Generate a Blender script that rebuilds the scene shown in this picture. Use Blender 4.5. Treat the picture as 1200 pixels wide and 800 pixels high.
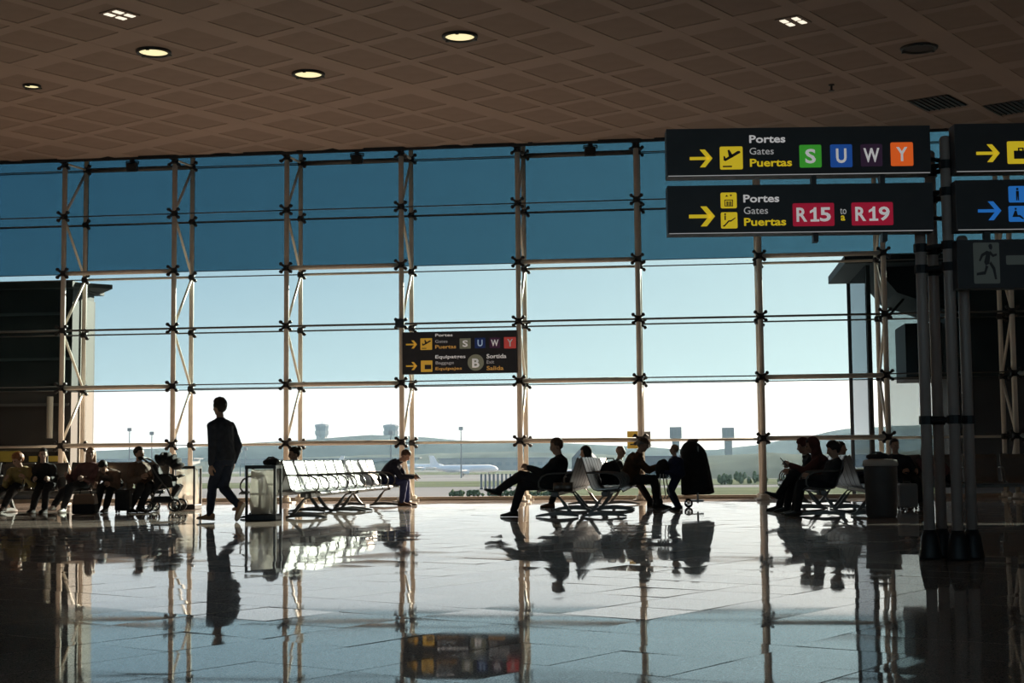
import bpy, bmesh, math, random
import numpy as np
from mathutils import Vector, Matrix

random.seed(7)
PI = math.pi
scene = bpy.context.scene
for o in list(bpy.data.objects):
    bpy.data.objects.remove(o, do_unlink=True)
COL = scene.collection

# ------------------------------------------------------------------ camera
CAM_Z = 0.846
cam_data = bpy.data.cameras.new('camera')
cam_data.sensor_width = 36.0
cam_data.lens = 1717.4 / 1200 * 36.0
cam_data.clip_end = 20000
cam = bpy.data.objects.new('camera', cam_data)
COL.objects.link(cam)
_yaw, _pit, _rol = -0.1194, 0.0810, -0.0093
_fw = Vector((math.sin(_yaw) * math.cos(_pit), math.cos(_yaw) * math.cos(_pit), math.sin(_pit)))
_r0 = Vector((math.cos(_yaw), -math.sin(_yaw), 0))
_u0 = _r0.cross(_fw)
_r = _r0 * math.cos(_rol) + _u0 * math.sin(_rol)
_u = -_r0 * math.sin(_rol) + _u0 * math.cos(_rol)
cam.matrix_world = Matrix(((_r.x, _u.x, -_fw.x, 0), (_r.y, _u.y, -_fw.y, 0), (_r.z, _u.z, -_fw.z, CAM_Z), (0, 0, 0, 1)))
scene.camera = cam

# ------------------------------------------------------------------ sun and sky
SUN_AZ, SUN_EL = math.radians(29), math.radians(19.5)      # to the right of the facade normal, low
SUN_DIR = Vector((math.sin(SUN_AZ) * math.cos(SUN_EL), math.cos(SUN_AZ) * math.cos(SUN_EL), math.sin(SUN_EL)))
sun_data = bpy.data.lights.new('sun', 'SUN')
sun_data.energy = 20.0
sun_data.color = (1.0, 0.84, 0.65)
sun_data.angle = math.radians(0.6)
sun = bpy.data.objects.new('sun', sun_data)
COL.objects.link(sun)
sun.rotation_euler = SUN_DIR.to_track_quat('Z', 'Y').to_euler()

world = bpy.data.worlds.new('world')
scene.world = world
world.use_nodes = True
wt = world.node_tree
for n in list(wt.nodes):
    wt.nodes.remove(n)
w_out = wt.nodes.new('ShaderNodeOutputWorld')
w_bg = wt.nodes.new('ShaderNodeBackground')
w_tc = wt.nodes.new('ShaderNodeTexCoord')
w_sep = wt.nodes.new('ShaderNodeSeparateXYZ')
w_ramp = wt.nodes.new('ShaderNodeValToRGB')
wt.links.new(w_tc.outputs['Generated'], w_sep.inputs[0])
wt.links.new(w_sep.outputs['Z'], w_ramp.inputs[0])
els = w_ramp.color_ramp.elements
els[0].position = 0.0; els[0].color = (1.05, 1.13, 1.18, 1)
els[1].position = 1.0; els[1].color = (0.16, 0.30, 0.52, 1)
for p_, c_ in ((0.055, (0.84, 0.92, 0.96)), (0.12, (0.60, 0.74, 0.85)), (0.24, (0.44, 0.62, 0.78)), (0.5, (0.26, 0.44, 0.66))):
    e = els.new(p_); e.color = (*c_, 1)
w_dot = wt.nodes.new('ShaderNodeVectorMath'); w_dot.operation = 'DOT_PRODUCT'
w_dot.inputs[1].default_value = SUN_DIR
wt.links.new(w_tc.outputs['Generated'], w_dot.inputs[0])
w_max = wt.nodes.new('ShaderNodeMath'); w_max.operation = 'MAXIMUM'; w_max.inputs[1].default_value = 0
wt.links.new(w_dot.outputs['Value'], w_max.inputs[0])
w_pow = wt.nodes.new('ShaderNodeMath'); w_pow.operation = 'POWER'; w_pow.inputs[1].default_value = 4
wt.links.new(w_max.outputs[0], w_pow.inputs[0])
w_mul = wt.nodes.new('ShaderNodeVectorMath'); w_mul.operation = 'SCALE'
w_mul.inputs[0].default_value = (0.85, 0.68, 0.44)
wt.links.new(w_pow.outputs[0], w_mul.inputs['Scale'])
w_add = wt.nodes.new('ShaderNodeVectorMath'); w_add.operation = 'ADD'
wt.links.new(w_ramp.outputs[0], w_add.inputs[0]); wt.links.new(w_mul.outputs[0], w_add.inputs[1])
wt.links.new(w_add.outputs[0], w_bg.inputs[0])
w_bg.inputs[1].default_value = 1.0
wt.links.new(w_bg.outputs[0], w_out.inputs[0])

scene.view_settings.view_transform = 'Standard'
scene.view_settings.look = 'None'
scene.view_settings.gamma = 1.0
scene.view_settings.use_curve_mapping = False
scene.view_settings.exposure = 0.0
scene.cycles.max_bounces = 8
scene.cycles.diffuse_bounces = 4
scene.cycles.glossy_bounces = 4
scene.cycles.transmission_bounces = 4
scene.cycles.transparent_max_bounces = 24
scene.cycles.sample_clamp_indirect = 4.0
scene.cycles.blur_glossy = 0.5
scene.cycles.volume_bounces = 0

# ------------------------------------------------------------------ materials
MATS = {}
def mat(name, color, rough=0.5, metal=0.0, spec=0.5, noise=None, bump=None, emit=None, estr=1.0, trans=None, coat=0.0):
    """procedural material; noise=(scale, amount): colour variation; bump=(scale, strength)"""
    m = bpy.data.materials.new(name); m.use_nodes = True
    nt = m.node_tree; b = nt.nodes['Principled BSDF']
    b.inputs['Base Color'].default_value = (*color, 1)
    b.inputs['Roughness'].default_value = rough
    b.inputs['Metallic'].default_value = metal
    b.inputs['Specular IOR Level'].default_value = spec
    if coat: b.inputs['Coat Weight'].default_value = coat
    if emit:
        b.inputs['Emission Color'].default_value = (*emit, 1); b.inputs['Emission Strength'].default_value = estr
    if noise or bump:
        tc = nt.nodes.new('ShaderNodeTexCoord')
    if noise:
        nz = nt.nodes.new('ShaderNodeTexNoise'); nz.inputs['Scale'].default_value = noise[0]; nz.inputs['Detail'].default_value = 4
        nt.links.new(tc.outputs['Object'], nz.inputs['Vector'])
        rp = nt.nodes.new('ShaderNodeValToRGB'); a = noise[1]
        rp.color_ramp.elements[0].position = 0.3; rp.color_ramp.elements[1].position = 0.7
        rp.color_ramp.elements[0].color = (*[max(0, c * (1 - a)) for c in color], 1)
        rp.color_ramp.elements[1].color = (*[min(1, c * (1 + a)) for c in color], 1)
        nt.links.new(nz.outputs['Fac'], rp.inputs[0]); nt.links.new(rp.outputs[0], b.inputs['Base Color'])
    if bump:
        nb = nt.nodes.new('ShaderNodeTexNoise'); nb.inputs['Scale'].default_value = bump[0]; nb.inputs['Detail'].default_value = 3
        nt.links.new(tc.outputs['Object'], nb.inputs['Vector'])
        bp = nt.nodes.new('ShaderNodeBump'); bp.inputs['Strength'].default_value = bump[1]; bp.inputs['Distance'].default_value = 0.02
        nt.links.new(nb.outputs['Fac'], bp.inputs['Height']); nt.links.new(bp.outputs[0], b.inputs['Normal'])
    MATS[name] = m
    return m

def glass(name, tint, refl=0.06, rough=0.0):
    """flat pane: tinted see-through with a weak mirror on top"""
    m = bpy.data.materials.new(name); m.use_nodes = True
    nt = m.node_tree
    for n in list(nt.nodes): nt.nodes.remove(n)
    out = nt.nodes.new('ShaderNodeOutputMaterial')
    tr = nt.nodes.new('ShaderNodeBsdfTransparent'); tr.inputs[0].default_value = (*[math.sqrt(c) for c in tint], 1)
    gl = nt.nodes.new('ShaderNodeBsdfGlossy'); gl.inputs['Roughness'].default_value = rough
    gl.inputs[0].default_value = (0.9, 0.95, 1, 1)
    fr = nt.nodes.new('ShaderNodeLayerWeight'); fr.inputs[0].default_value = refl
    mx = nt.nodes.new('ShaderNodeMixShader')
    nt.links.new(fr.outputs['Fresnel'], mx.inputs[0]); nt.links.new(tr.outputs[0], mx.inputs[1]); nt.links.new(gl.outputs[0], mx.inputs[2])
    nt.links.new(mx.outputs[0], out.inputs[0])
    MATS[name] = m
    return m

def granite(name, base, rough, spec):
    m = bpy.data.materials.new(name); m.use_nodes = True
    nt = m.node_tree; b = nt.nodes['Principled BSDF']
    tc = nt.nodes.new('ShaderNodeTexCoord')
    n1 = nt.nodes.new('ShaderNodeTexNoise'); n1.inputs['Scale'].default_value = 140; n1.inputs['Detail'].default_value = 3
    n2 = nt.nodes.new('ShaderNodeTexNoise'); n2.inputs['Scale'].default_value = 1.6; n2.inputs['Detail'].default_value = 4
    geo = nt.nodes.new('ShaderNodeNewGeometry')
    nt.links.new(geo.outputs['Position'], n1.inputs['Vector']); nt.links.new(geo.outputs['Position'], n2.inputs['Vector'])
    rp = nt.nodes.new('ShaderNodeValToRGB')
    rp.color_ramp.elements[0].position = 0.36; rp.color_ramp.elements[0].color = (*[c * 0.35 for c in base], 1)
    rp.color_ramp.elements[1].position = 0.66; rp.color_ramp.elements[1].color = (*[min(1, c * 1.5) for c in base], 1)
    nt.links.new(n1.outputs['Fac'], rp.inputs[0]); nt.links.new(rp.outputs[0], b.inputs['Base Color'])
    mr = nt.nodes.new('ShaderNodeMapRange'); mr.inputs['From Min'].default_value = 0.3; mr.inputs['From Max'].default_value = 0.7
    mr.inputs['To Min'].default_value = rough * 0.6; mr.inputs['To Max'].default_value = rough * 1.6
    nt.links.new(n2.outputs['Fac'], mr.inputs[0]); nt.links.new(mr.outputs[0], b.inputs['Roughness'])
    b.inputs['IOR'].default_value = 1.70; b.inputs['Specular IOR Level'].default_value = spec
    # polish worn by traffic: a share of the stone scatters broadly
    b2 = nt.nodes.new('ShaderNodeBsdfPrincipled'); nt.links.new(rp.outputs[0], b2.inputs['Base Color'])
    b2.inputs['Roughness'].default_value = 0.40; b2.inputs['IOR'].default_value = 1.5
    mx = nt.nodes.new('ShaderNodeMixShader'); mx.inputs[0].default_value = 0.18
    nt.links.new(b.outputs[0], mx.inputs[1]); nt.links.new(b2.outputs[0], mx.inputs[2])
    nt.links.new(mx.outputs[0], nt.nodes['Material Output'].inputs[0])
    MATS[name] = m
    return m

granite('granite', (0.38, 0.30, 0.255), 0.025, 0.5)
granite('granite_pale', (0.42, 0.335, 0.285), 0.035, 0.5)
granite('granite_worn', (0.045, 0.042, 0.045), 0.14, 0.28)
mat('grout', (0.02, 0.018, 0.017), 0.8)
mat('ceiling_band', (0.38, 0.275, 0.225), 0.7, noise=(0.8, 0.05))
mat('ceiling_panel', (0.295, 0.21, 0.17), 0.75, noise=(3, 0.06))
mat('wall_dark', (0.50, 0.40, 0.34), 0.8, noise=(1.2, 0.15))
mat('tube', (0.72, 0.66, 0.57), 0.38, noise=(6, 0.06))
mat('tube_totem', (0.46, 0.37, 0.33), 0.4, noise=(6, 0.06))
mat('cable', (0.10, 0.095, 0.09), 0.5, metal=0.3)
mat('black', (0.012, 0.012, 0.014), 0.5, noise=(9, 0.2))
mat('black_gloss', (0.010, 0.010, 0.012), 0.22)
mat('sill', (0.42, 0.34, 0.26), 0.5, noise=(3, 0.1))
glass('glass_clear', (0.95, 0.965, 0.965), 0.05)
glass('glass_light_tint', (0.50, 0.66, 0.71), 0.07)
glass('glass_dark_tint', (0.036, 0.105, 0.150), 0.07)
glass('glass_smoked', (0.30, 0.33, 0.33), 0.12)
mat('steel', (0.21, 0.20, 0.19), 0.36, metal=0.85, noise=(14, 0.08))
mat('cast_aluminium', (0.13, 0.12, 0.11), 0.42, metal=0.5, noise=(9, 0.12))
mat('arm_tube', (0.16, 0.15, 0.14), 0.35, metal=0.6)
mat('sign_black', (0.034, 0.028, 0.030), 0.42, noise=(4, 0.15))
mat('sign_white', (0.75, 0.73, 0.72), 0.5, emit=(0.75, 0.73, 0.72), estr=0.42)
mat('sign_grey_text', (0.55, 0.54, 0.53), 0.5, emit=(0.55, 0.54, 0.53), estr=0.40)
mat('sign_yellow', (0.80, 0.60, 0.03), 0.5, emit=(0.80, 0.58, 0.02), estr=0.50)
mat('sign_green', (0.05, 0.36, 0.03), 0.5, emit=(0.05, 0.36, 0.03), estr=0.50)
mat('sign_blue', (0.01, 0.055, 0.24), 0.5, emit=(0.01, 0.055, 0.24), estr=0.75)
mat('sign_light_blue', (0.02, 0.16, 0.52), 0.5, emit=(0.02, 0.16, 0.52), estr=0.6)
mat('sign_purple', (0.035, 0.016, 0.04), 0.5, emit=(0.03, 0.012, 0.03), estr=0.5)
mat('sign_orange', (0.80, 0.12, 0.015), 0.5, emit=(0.80, 0.12, 0.015), estr=0.58)
mat('sign_red', (0.33, 0.008, 0.03), 0.5, emit=(0.33, 0.008, 0.03), estr=0.58)
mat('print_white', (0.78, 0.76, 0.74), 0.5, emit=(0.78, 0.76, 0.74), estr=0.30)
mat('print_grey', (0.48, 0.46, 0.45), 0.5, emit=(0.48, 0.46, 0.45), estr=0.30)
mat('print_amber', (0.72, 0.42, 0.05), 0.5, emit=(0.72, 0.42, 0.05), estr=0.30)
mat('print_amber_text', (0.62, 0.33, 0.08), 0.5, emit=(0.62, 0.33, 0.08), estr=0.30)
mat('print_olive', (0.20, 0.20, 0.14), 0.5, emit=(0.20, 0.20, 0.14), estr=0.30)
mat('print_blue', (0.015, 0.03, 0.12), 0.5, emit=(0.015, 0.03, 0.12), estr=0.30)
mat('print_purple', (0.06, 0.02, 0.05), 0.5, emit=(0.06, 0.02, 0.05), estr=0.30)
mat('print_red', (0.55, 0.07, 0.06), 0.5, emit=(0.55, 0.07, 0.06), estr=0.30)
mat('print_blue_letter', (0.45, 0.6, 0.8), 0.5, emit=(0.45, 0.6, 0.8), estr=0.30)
mat('exit_panel', (0.16, 0.18, 0.16), 0.5, emit=(0.16, 0.18, 0.16), estr=0.08)  # unlit panel; weak emission added so the pictogram shows
mat('lamp_glow', (0.9, 0.85, 0.6), 0.5, emit=(1.0, 0.88, 0.48), estr=0.95)
mat('spot_glow', (0.9, 0.9, 0.85), 0.5, emit=(1.0, 0.90, 0.72), estr=1.0)
mat('lamp_ring', (0.03, 0.027, 0.025), 0.5)
mat('vent', (0.06, 0.046, 0.04), 0.7)
# outside
mat('apron', (0.20, 0.205, 0.21), 0.9, spec=0.0, noise=(0.02, 0.15))
mat('grass_strip', (0.11, 0.13, 0.085), 0.95, spec=0.0, noise=(0.05, 0.2))
mat('hill', (0.075, 0.10, 0.10), 0.95, spec=0.0, noise=(0.012, 0.35))
mat('hill_dark', (0.10, 0.12, 0.105), 0.95, spec=0.0, noise=(0.02, 0.4))
mat('far_wall', (0.26, 0.27, 0.28), 0.9, spec=0.1)
mat('far_roof', (0.22, 0.23, 0.25), 0.9, spec=0.1)
mat('far_glass', (0.16, 0.18, 0.20), 0.3)
mat('foliage', (0.10, 0.13, 0.07), 0.95, spec=0.0, noise=(1.5, 0.5))
mat('plane_white', (0.85, 0.86, 0.88), 0.35)
mat('plane_red', (0.6, 0.05, 0.05), 0.4)
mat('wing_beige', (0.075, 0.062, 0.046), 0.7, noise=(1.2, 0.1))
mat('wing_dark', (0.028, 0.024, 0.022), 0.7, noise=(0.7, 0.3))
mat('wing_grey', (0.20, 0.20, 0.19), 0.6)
mat('board_yellow', (0.60, 0.42, 0.06), 0.5)
mat('wing_cream', (0.20, 0.17, 0.13), 0.7)
mat('wing_brown', (0.03, 0.023, 0.017), 0.7)
mat('notice_yellow', (0.30, 0.22, 0.03), 0.6)
# people and things
mat('skin', (0.50, 0.30, 0.21), 0.55, noise=(20, 0.05))
mat('skin_pale', (0.58, 0.38, 0.29), 0.55, noise=(20, 0.05))
mat('eye', (0.02, 0.015, 0.012), 0.25)
mat('lips', (0.36, 0.14, 0.12), 0.5)

# ------------------------------------------------------------------ mesh helpers
def V(*a): return Vector(a)

class MB:
    """collects shapes for ONE mesh"""
    def __init__(s): s.v = []; s.f = []; s.m = []
    def add(s, verts, faces, mi=0):
        b = len(s.v); s.v += [tuple(p) for p in verts]
        s.f += [tuple(b + i for i in f) for f in faces]; s.m += [mi] * len(faces)
    def box(s, c, size, rot=None, mi=0):
        hx, hy, hz = size[0] / 2, size[1] / 2, size[2] / 2
        P = [Vector((x, y, z)) for x in (-hx, hx) for y in (-hy, hy) for z in (-hz, hz)]
        if rot is not None: P = [rot @ p for p in P]
        P = [p + Vector(c) for p in P]
        s.add(P, [(0, 1, 3, 2), (4, 6, 7, 5), (0, 4, 5, 1), (2, 3, 7, 6), (0, 2, 6, 4), (1, 5, 7, 3)], mi)
        return s
    def box2(s, lo, hi, mi=0):
        return s.box([(a + b) / 2 for a, b in zip(lo, hi)], [b - a for a, b in zip(lo, hi)], mi=mi)
    def prism(s, poly, lo, hi, axis='z', mi=0):
        """extrude a 2-D polygon; axis z: (x,y); axis y: (x,z); axis x: (y,z)"""
        n = len(poly)
        def P(p, h):
            return (p[0], p[1], h) if axis == 'z' else ((p[0], h, p[1]) if axis == 'y' else (h, p[0], p[1]))
        vs = [P(p, lo) for p in poly] + [P(p, hi) for p in poly]
        fs = [tuple(range(n))[::-1], tuple(range(n, 2 * n))] + [(i, (i + 1) % n, n + (i + 1) % n, n + i) for i in range(n)]
        s.add(vs, fs, mi)
        return s
    def rings(s, rings, cap=True, mi=0, closed=True):
        n = len(rings[0]); vs = [p for r in rings for p in r]; fs = []
        for k in range(len(rings) - 1):
            for i in range(n if closed else n - 1):
                j = (i + 1) % n
                fs.append((k * n + i, k * n + j, (k + 1) * n + j, (k + 1) * n + i))
        if cap and closed:
            fs.append(tuple(range(n))[::-1]); fs.append(tuple(range((len(rings) - 1) * n, len(rings) * n)))
        s.add(vs, fs, mi)
        return s
    def tube(s, pts, r, n=8, mi=0, flat=1.0, up=None):
        pts = [Vector(p) for p in pts]; R = []
        rr = r if isinstance(r, (list, tuple)) else [r] * len(pts)
        T0 = (pts[1] - pts[0]).normalized()
        ref = Vector(up) if up is not None else (Vector((0, 0, 1)) if abs(T0.z) < 0.9 else Vector((1, 0, 0)))
        prev = None
        for i, p in enumerate(pts):
            T = (pts[min(i + 1, len(pts) - 1)] - pts[max(i - 1, 0)]).normalized()
            if prev is None:
                a = (ref - T * ref.dot(T)).normalized()
            else:
                a = (prev - T * prev.dot(T)).normalized()
            prev = a; b = T.cross(a)
            R.append([p + a * (math.cos(2 * PI * k / n) * rr[i] * flat) + b * (math.sin(2 * PI * k / n) * rr[i]) for k in range(n)])
        return s.rings(R, True, mi)
    def ell(s, c, rad, n=12, m=8, rot=None, mi=0, fn=None):
        R = []; c = Vector(c)
        for k in range(m + 1):
            th = PI * k / m; th = min(max(th, 0.02), PI - 0.02)
            ring = []
            for i in range(n):
                ph = 2 * PI * i / n
                d = Vector((math.sin(th) * math.cos(ph), math.sin(th) * math.sin(ph), -math.cos(th)))
                q = Vector((d.x * rad[0], d.y * rad[1], d.z * rad[2]))
                if fn: q = q * fn(d)
                if rot is not None: q = rot @ q
                ring.append(c + q)
            R.append(ring)
        return s.rings(R, True, mi)
    def capsule(s, a, b, ra, rb, n=10, mi=0):
        a, b = Vector(a), Vector(b); T = (b - a)
        L = T.length; T = T.normalized() if L > 1e-6 else Vector((0, 0, 1))
        pts, rr = [], []
        for k in range(3):
            t = k / 3 * PI / 2
            pts.append(a - T * ra * math.cos(t)); rr.append(max(ra * math.sin(t), ra * 0.12))
        pts.append(a); rr.append(ra); pts.append(b); rr.append(rb)
        for k in range(2, -1, -1):
            t = k / 3 * PI / 2
            pts.append(b + T * rb * math.cos(t)); rr.append(max(rb * math.sin(t), rb * 0.12))
        return s.tube(pts, rr, n, mi)
    def lathe(s, prof, c=(0, 0, 0), n=20, mi=0, axis='z'):
        R = []
        for r, h in prof:
            ring = []
            for k in range(n):
                x, y = r * math.cos(2 * PI * k / n), r * math.sin(2 * PI * k / n)
                p = (x, y, h) if axis == 'z' else ((x, h, y) if axis == 'y' else (h, x, y))
                ring.append((p[0] + c[0], p[1] + c[1], p[2] + c[2]))
            R.append(ring)
        return s.rings(R, True, mi)
    def torus(s, c, R, r, axis='y', n=20, m=6, mi=0):
        vs, fs = [], []
        for i in range(n):
            A = 2 * PI * i / n
            for k in range(m):
                B = 2 * PI * k / m; q = R + r * math.cos(B); h = r * math.sin(B)
                x, y = q * math.cos(A), q * math.sin(A)
                p = (x, h, y) if axis == 'y' else ((h, x, y) if axis == 'x' else (x, y, h))
                vs.append((p[0] + c[0], p[1] + c[1], p[2] + c[2]))
        for i in range(n):
            for k in range(m):
                fs.append((i * m + k, ((i + 1) % n) * m + k, ((i + 1) % n) * m + (k + 1) % m, i * m + (k + 1) % m))
        s.add(vs, fs, mi)
        return s
    def mesh(s, name, mats, smooth=False):
        me = bpy.data.meshes.new(name)
        me.from_pydata(s.v, [], s.f); me.validate(clean_customdata=False)
        bm = bmesh.new(); bm.from_mesh(me); bmesh.ops.recalc_face_normals(bm, faces=bm.faces[:]); bm.to_mesh(me); bm.free()
        for m in (mats if isinstance(mats, (list, tuple)) else [mats]): me.materials.append(MATS[m])
        if len(s.m) == len(me.polygons): me.polygons.foreach_set('material_index', s.m)
        if smooth: me.polygons.foreach_set('use_smooth', [True] * len(me.polygons))
        return me
    def build(s, name, mats, parent=None, smooth=False, loc=None, rotz=0, bevel=0):
        return link(name, s.mesh(name, mats, smooth), parent, loc, rotz, bevel)

def link(name, me, parent=None, loc=None, rotz=0, bevel=0):
    o = bpy.data.objects.new(name, me); COL.objects.link(o)
    if parent is not None: o.parent = parent
    if loc is not None: o.location = loc
    if rotz: o.rotation_euler = (0, 0, rotz)
    if bevel:
        b = o.modifiers.new('bevel', 'BEVEL'); b.width = bevel; b.segments = 2; b.limit_method = 'ANGLE'
    return o

def thing(name, label, cat, loc=(0, 0, 0), rotz=0, group=None):
    o = bpy.data.objects.new(name, None); COL.objects.link(o)
    o.location = loc; o.rotation_euler = (0, 0, rotz)
    return tag(o, label, cat, group)

def tag(o, label, cat, group=None):
    o['label'] = label; o['category'] = cat
    if group: o['group'] = group
    return o

def struct(o):
    o['kind'] = 'structure'
    return o

def copy_tree(o, parent=None):
    c = o.copy(); COL.objects.link(c); c.parent = parent
    for ch in list(o.children): copy_tree(ch, c)
    return c

def smooth_obj(o):
    o.data.polygons.foreach_set('use_smooth', [True] * len(o.data.polygons)); return o

PENDING = []     # temp objects whose evaluated mesh becomes a real mesh
def pend(ob, fn): PENDING.append((ob, fn))
def flush():
    bpy.context.view_layer.update()
    dg = bpy.context.evaluated_depsgraph_get()
    for ob, fn in PENDING:
        me = bpy.data.meshes.new_from_object(ob.evaluated_get(dg))
        fn(me)
    for ob, fn in PENDING:
        d = ob.data; t = ob.type
        bpy.data.objects.remove(ob, do_unlink=True)
    PENDING.clear()

def soft(mb, mats, target, voxel=0.012, iters=3, extra=None, wrinkle=0.0, seed=0):
    """melt overlapping shapes into one continuous skin (voxel remesh); the result replaces target's mesh"""
    me = bpy.data.meshes.new('tmp'); me.from_pydata(mb.v, [], mb.f)
    bm = bmesh.new(); bm.from_mesh(me); bmesh.ops.recalc_face_normals(bm, faces=bm.faces[:]); bm.to_mesh(me); bm.free()
    ob = bpy.data.objects.new('tmp', me); COL.objects.link(ob)
    r = ob.modifiers.new('r', 'REMESH'); r.mode = 'VOXEL'; r.voxel_size = voxel
    sm = ob.modifiers.new('s', 'SMOOTH'); sm.factor = 0.5; sm.iterations = iters
    def done(m2):
        if wrinkle:
            n = len(m2.vertices); co = np.empty(n * 3); m2.vertices.foreach_get('co', co); co = co.reshape(-1, 3)
            no = np.empty(n * 3); m2.vertices.foreach_get('normal', no); no = no.reshape(-1, 3)
            d = np.sin(co[:, 2] * 46 + 3 * np.sin(co[:, 0] * 15 + seed) + 2.4 * np.sin(co[:, 1] * 17 + seed * 2)) * np.sin(co[:, 0] * 21 + co[:, 1] * 13 + seed)
            co += no * (d * wrinkle)[:, None]; m2.vertices.foreach_set('co', co.ravel())
        if extra is not None:
            bm = bmesh.new(); bm.from_mesh(m2)
            e2 = bpy.data.meshes.new('e'); e2.from_pydata(extra.v, [], extra.f)
            e2.polygons.foreach_set('material_index', extra.m)
            bm2 = bmesh.new(); bm2.from_mesh(e2); bmesh.ops.recalc_face_normals(bm2, faces=bm2.faces[:]); bm2.to_mesh(e2); bm2.free()
            bm.from_mesh(e2); bm.to_mesh(m2); bm.free(); bpy.data.meshes.remove(e2)
        for m in (mats if isinstance(mats, (list, tuple)) else [mats]): m2.materials.append(MATS[m])
        m2.polygons.foreach_set('use_smooth', [True] * len(m2.polygons))
        m2.name = target.name
        target.data = m2
    pend(ob, done)

def clip_poly(poly, x0, x1, y0, y1):
    def cut(P, inside, inter):
        out = []
        for i in range(len(P)):
            a, b = P[i - 1], P[i]
            ia, ib = inside(a), inside(b)
            if ib:
                if not ia: out.append(inter(a, b))
                out.append(b)
            elif ia: out.append(inter(a, b))
        return out
    def ix(x): return lambda a, b: (x, a[1] + (b[1] - a[1]) * (x - a[0]) / (b[0] - a[0]))
    def iy(y): return lambda a, b: (a[0] + (b[0] - a[0]) * (y - a[1]) / (b[1] - a[1]), y)
    for ins, it in ((lambda p: p[0] >= x0, ix(x0)), (lambda p: p[0] <= x1, ix(x1)), (lambda p: p[1] >= y0, iy(y0)), (lambda p: p[1] <= y1, iy(y1))):
        poly = cut(poly, ins, it)
        if len(poly) < 3: return []
    return poly

def poly_area(P):
    return abs(sum(P[i - 1][0] * P[i][1] - P[i][0] * P[i - 1][1] for i in range(len(P)))) / 2

# ------------------------------------------------------------------ the hall
S = 2.5                       # spacing of the facade masts
FX0 = -13.497                 # mast nearest the left edge of the view
FY = 30.387                   # front tubes
RY = 31.523                   # rear tubes
GY = 31.66                    # glass
XL, XR, YB = -20.99, 14.0, -14.0
CEIL = 7.5
TH = math.radians(60)         # floor stones and ceiling panels lie turned to the facade
def ab2xy(a, b):
    return (-math.sin(TH) * a + math.cos(TH) * b, math.cos(TH) * a + math.sin(TH) * b)

# floor: slab with stone tiles, each tile lying a hair out of level
floor = struct(MB().box2((XL, YB, -0.30), (XR, GY + 0.3, -0.020)).build('floor', 'grout'))
TS = 0.567
def tile_geo(a0, b0, rnd, y_from):
    g = 0.0022
    P = [ab2xy(a0 + g, b0 + g), ab2xy(a0 + TS - g, b0 + g), ab2xy(a0 + TS - g, b0 + TS - g), ab2xy(a0 + g, b0 + TS - g)]
    P = clip_poly(P, XL, XR, y_from, GY - 0.05)
    if not P or poly_area(P) < 0.01: return None
    cx = sum(p[0] for p in P) / len(P); cy = sum(p[1] for p in P) / len(P)
    tx, ty = rnd.gauss(0, 0.0022), rnd.gauss(0, 0.0022)
    tx, ty = max(-.006, min(.006, tx)), max(-.006, min(.006, ty))
    top = [(p[0], p[1], -0.0022 + tx * (p[0] - cx) + ty * (p[1] - cy)) for p in P]
    n = len(P)
    vs = top + [(p[0], p[1], -0.025) for p in P]
    fs = [tuple(range(n))] + [(i, n + i, n + (i + 1) % n, (i + 1) % n) for i in range(n)]
    return cx, cy, vs, fs
rnd = random.Random(11)
tiles = []
WORN = set()
hfov = math.radians(20.5)
for ia in range(-36, 66):
    for ib in range(-34, 66):
        a0, b0 = 2.45 + ia * TS, 4.44 + ib * TS
        cx, cy = ab2xy(a0 + TS / 2, b0 + TS / 2)
        if not (XL - 1 < cx < XR + 1 and YB - 1 < cy < GY + 1): continue
        ang = math.atan2(cx, cy) - _yaw
        seen = cy > 4.5 and abs(ang) < hfov
        t = tile_geo(a0, b0, rnd, YB)
        if t is None: continue
        key = (ia, ib)
        mi = 2 if key in WORN else (1 if rnd.random() < 0.3 else 0)
        tiles.append((seen, cy, key, mi, t))
near = sorted([t for t in tiles if t[0]], key=lambda t: t[1])[:300]
near_keys = {t[2] for t in near}
for t in near:
    cx, cy, vs, fs = t[4]
    mb = MB(); mb.add([(v[0] - cx, v[1] - cy, v[2]) for v in vs], fs)
    link('tile', mb.mesh('tile', ['granite', 'granite_pale', 'granite_worn'][t[3]]), floor, (cx, cy, 0))
rest = MB()
for t in tiles:
    if t[2] not in near_keys: rest.add(t[4][2], t[4][3], t[3])
o = rest.build('tile_field', ['granite', 'granite_pale', 'granite_worn'], floor); o['kind'] = 'stuff'

# ceiling: slab, raised band grid, recessed panels
ceiling = struct(MB().box2((XL, YB, CEIL + 0.05), (XR, FY - 0.14, CEIL + 1.4)).build('ceiling', 'ceiling_band'))
A_P, A_PER, A_0 = 1.02, 4.33, 13.2
B_P, B_PER, B_0 = 1.24, 5.23, 15.15
A_HALF, B_HALF = 0.405, 0.515
a_c = [A_0 + A_P * i + A_PER * k for k in range(-6, 9) for i in range(4)]
b_c = [B_0 + B_P * j + B_PER * k for k in range(-6, 8) for j in range(4)]
CE = FY - 0.14
shared = None
far_panels = MB(); near_pan = []
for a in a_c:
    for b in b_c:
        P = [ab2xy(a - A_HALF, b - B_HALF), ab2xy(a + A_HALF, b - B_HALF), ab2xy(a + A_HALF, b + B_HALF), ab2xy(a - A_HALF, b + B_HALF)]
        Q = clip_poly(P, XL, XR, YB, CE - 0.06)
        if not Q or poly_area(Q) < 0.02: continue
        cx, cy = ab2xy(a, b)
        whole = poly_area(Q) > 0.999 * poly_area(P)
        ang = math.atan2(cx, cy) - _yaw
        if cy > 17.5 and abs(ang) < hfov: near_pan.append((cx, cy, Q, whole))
        else: far_panels.prism(Q, CEIL + 0.009, CEIL + 0.05)
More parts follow.
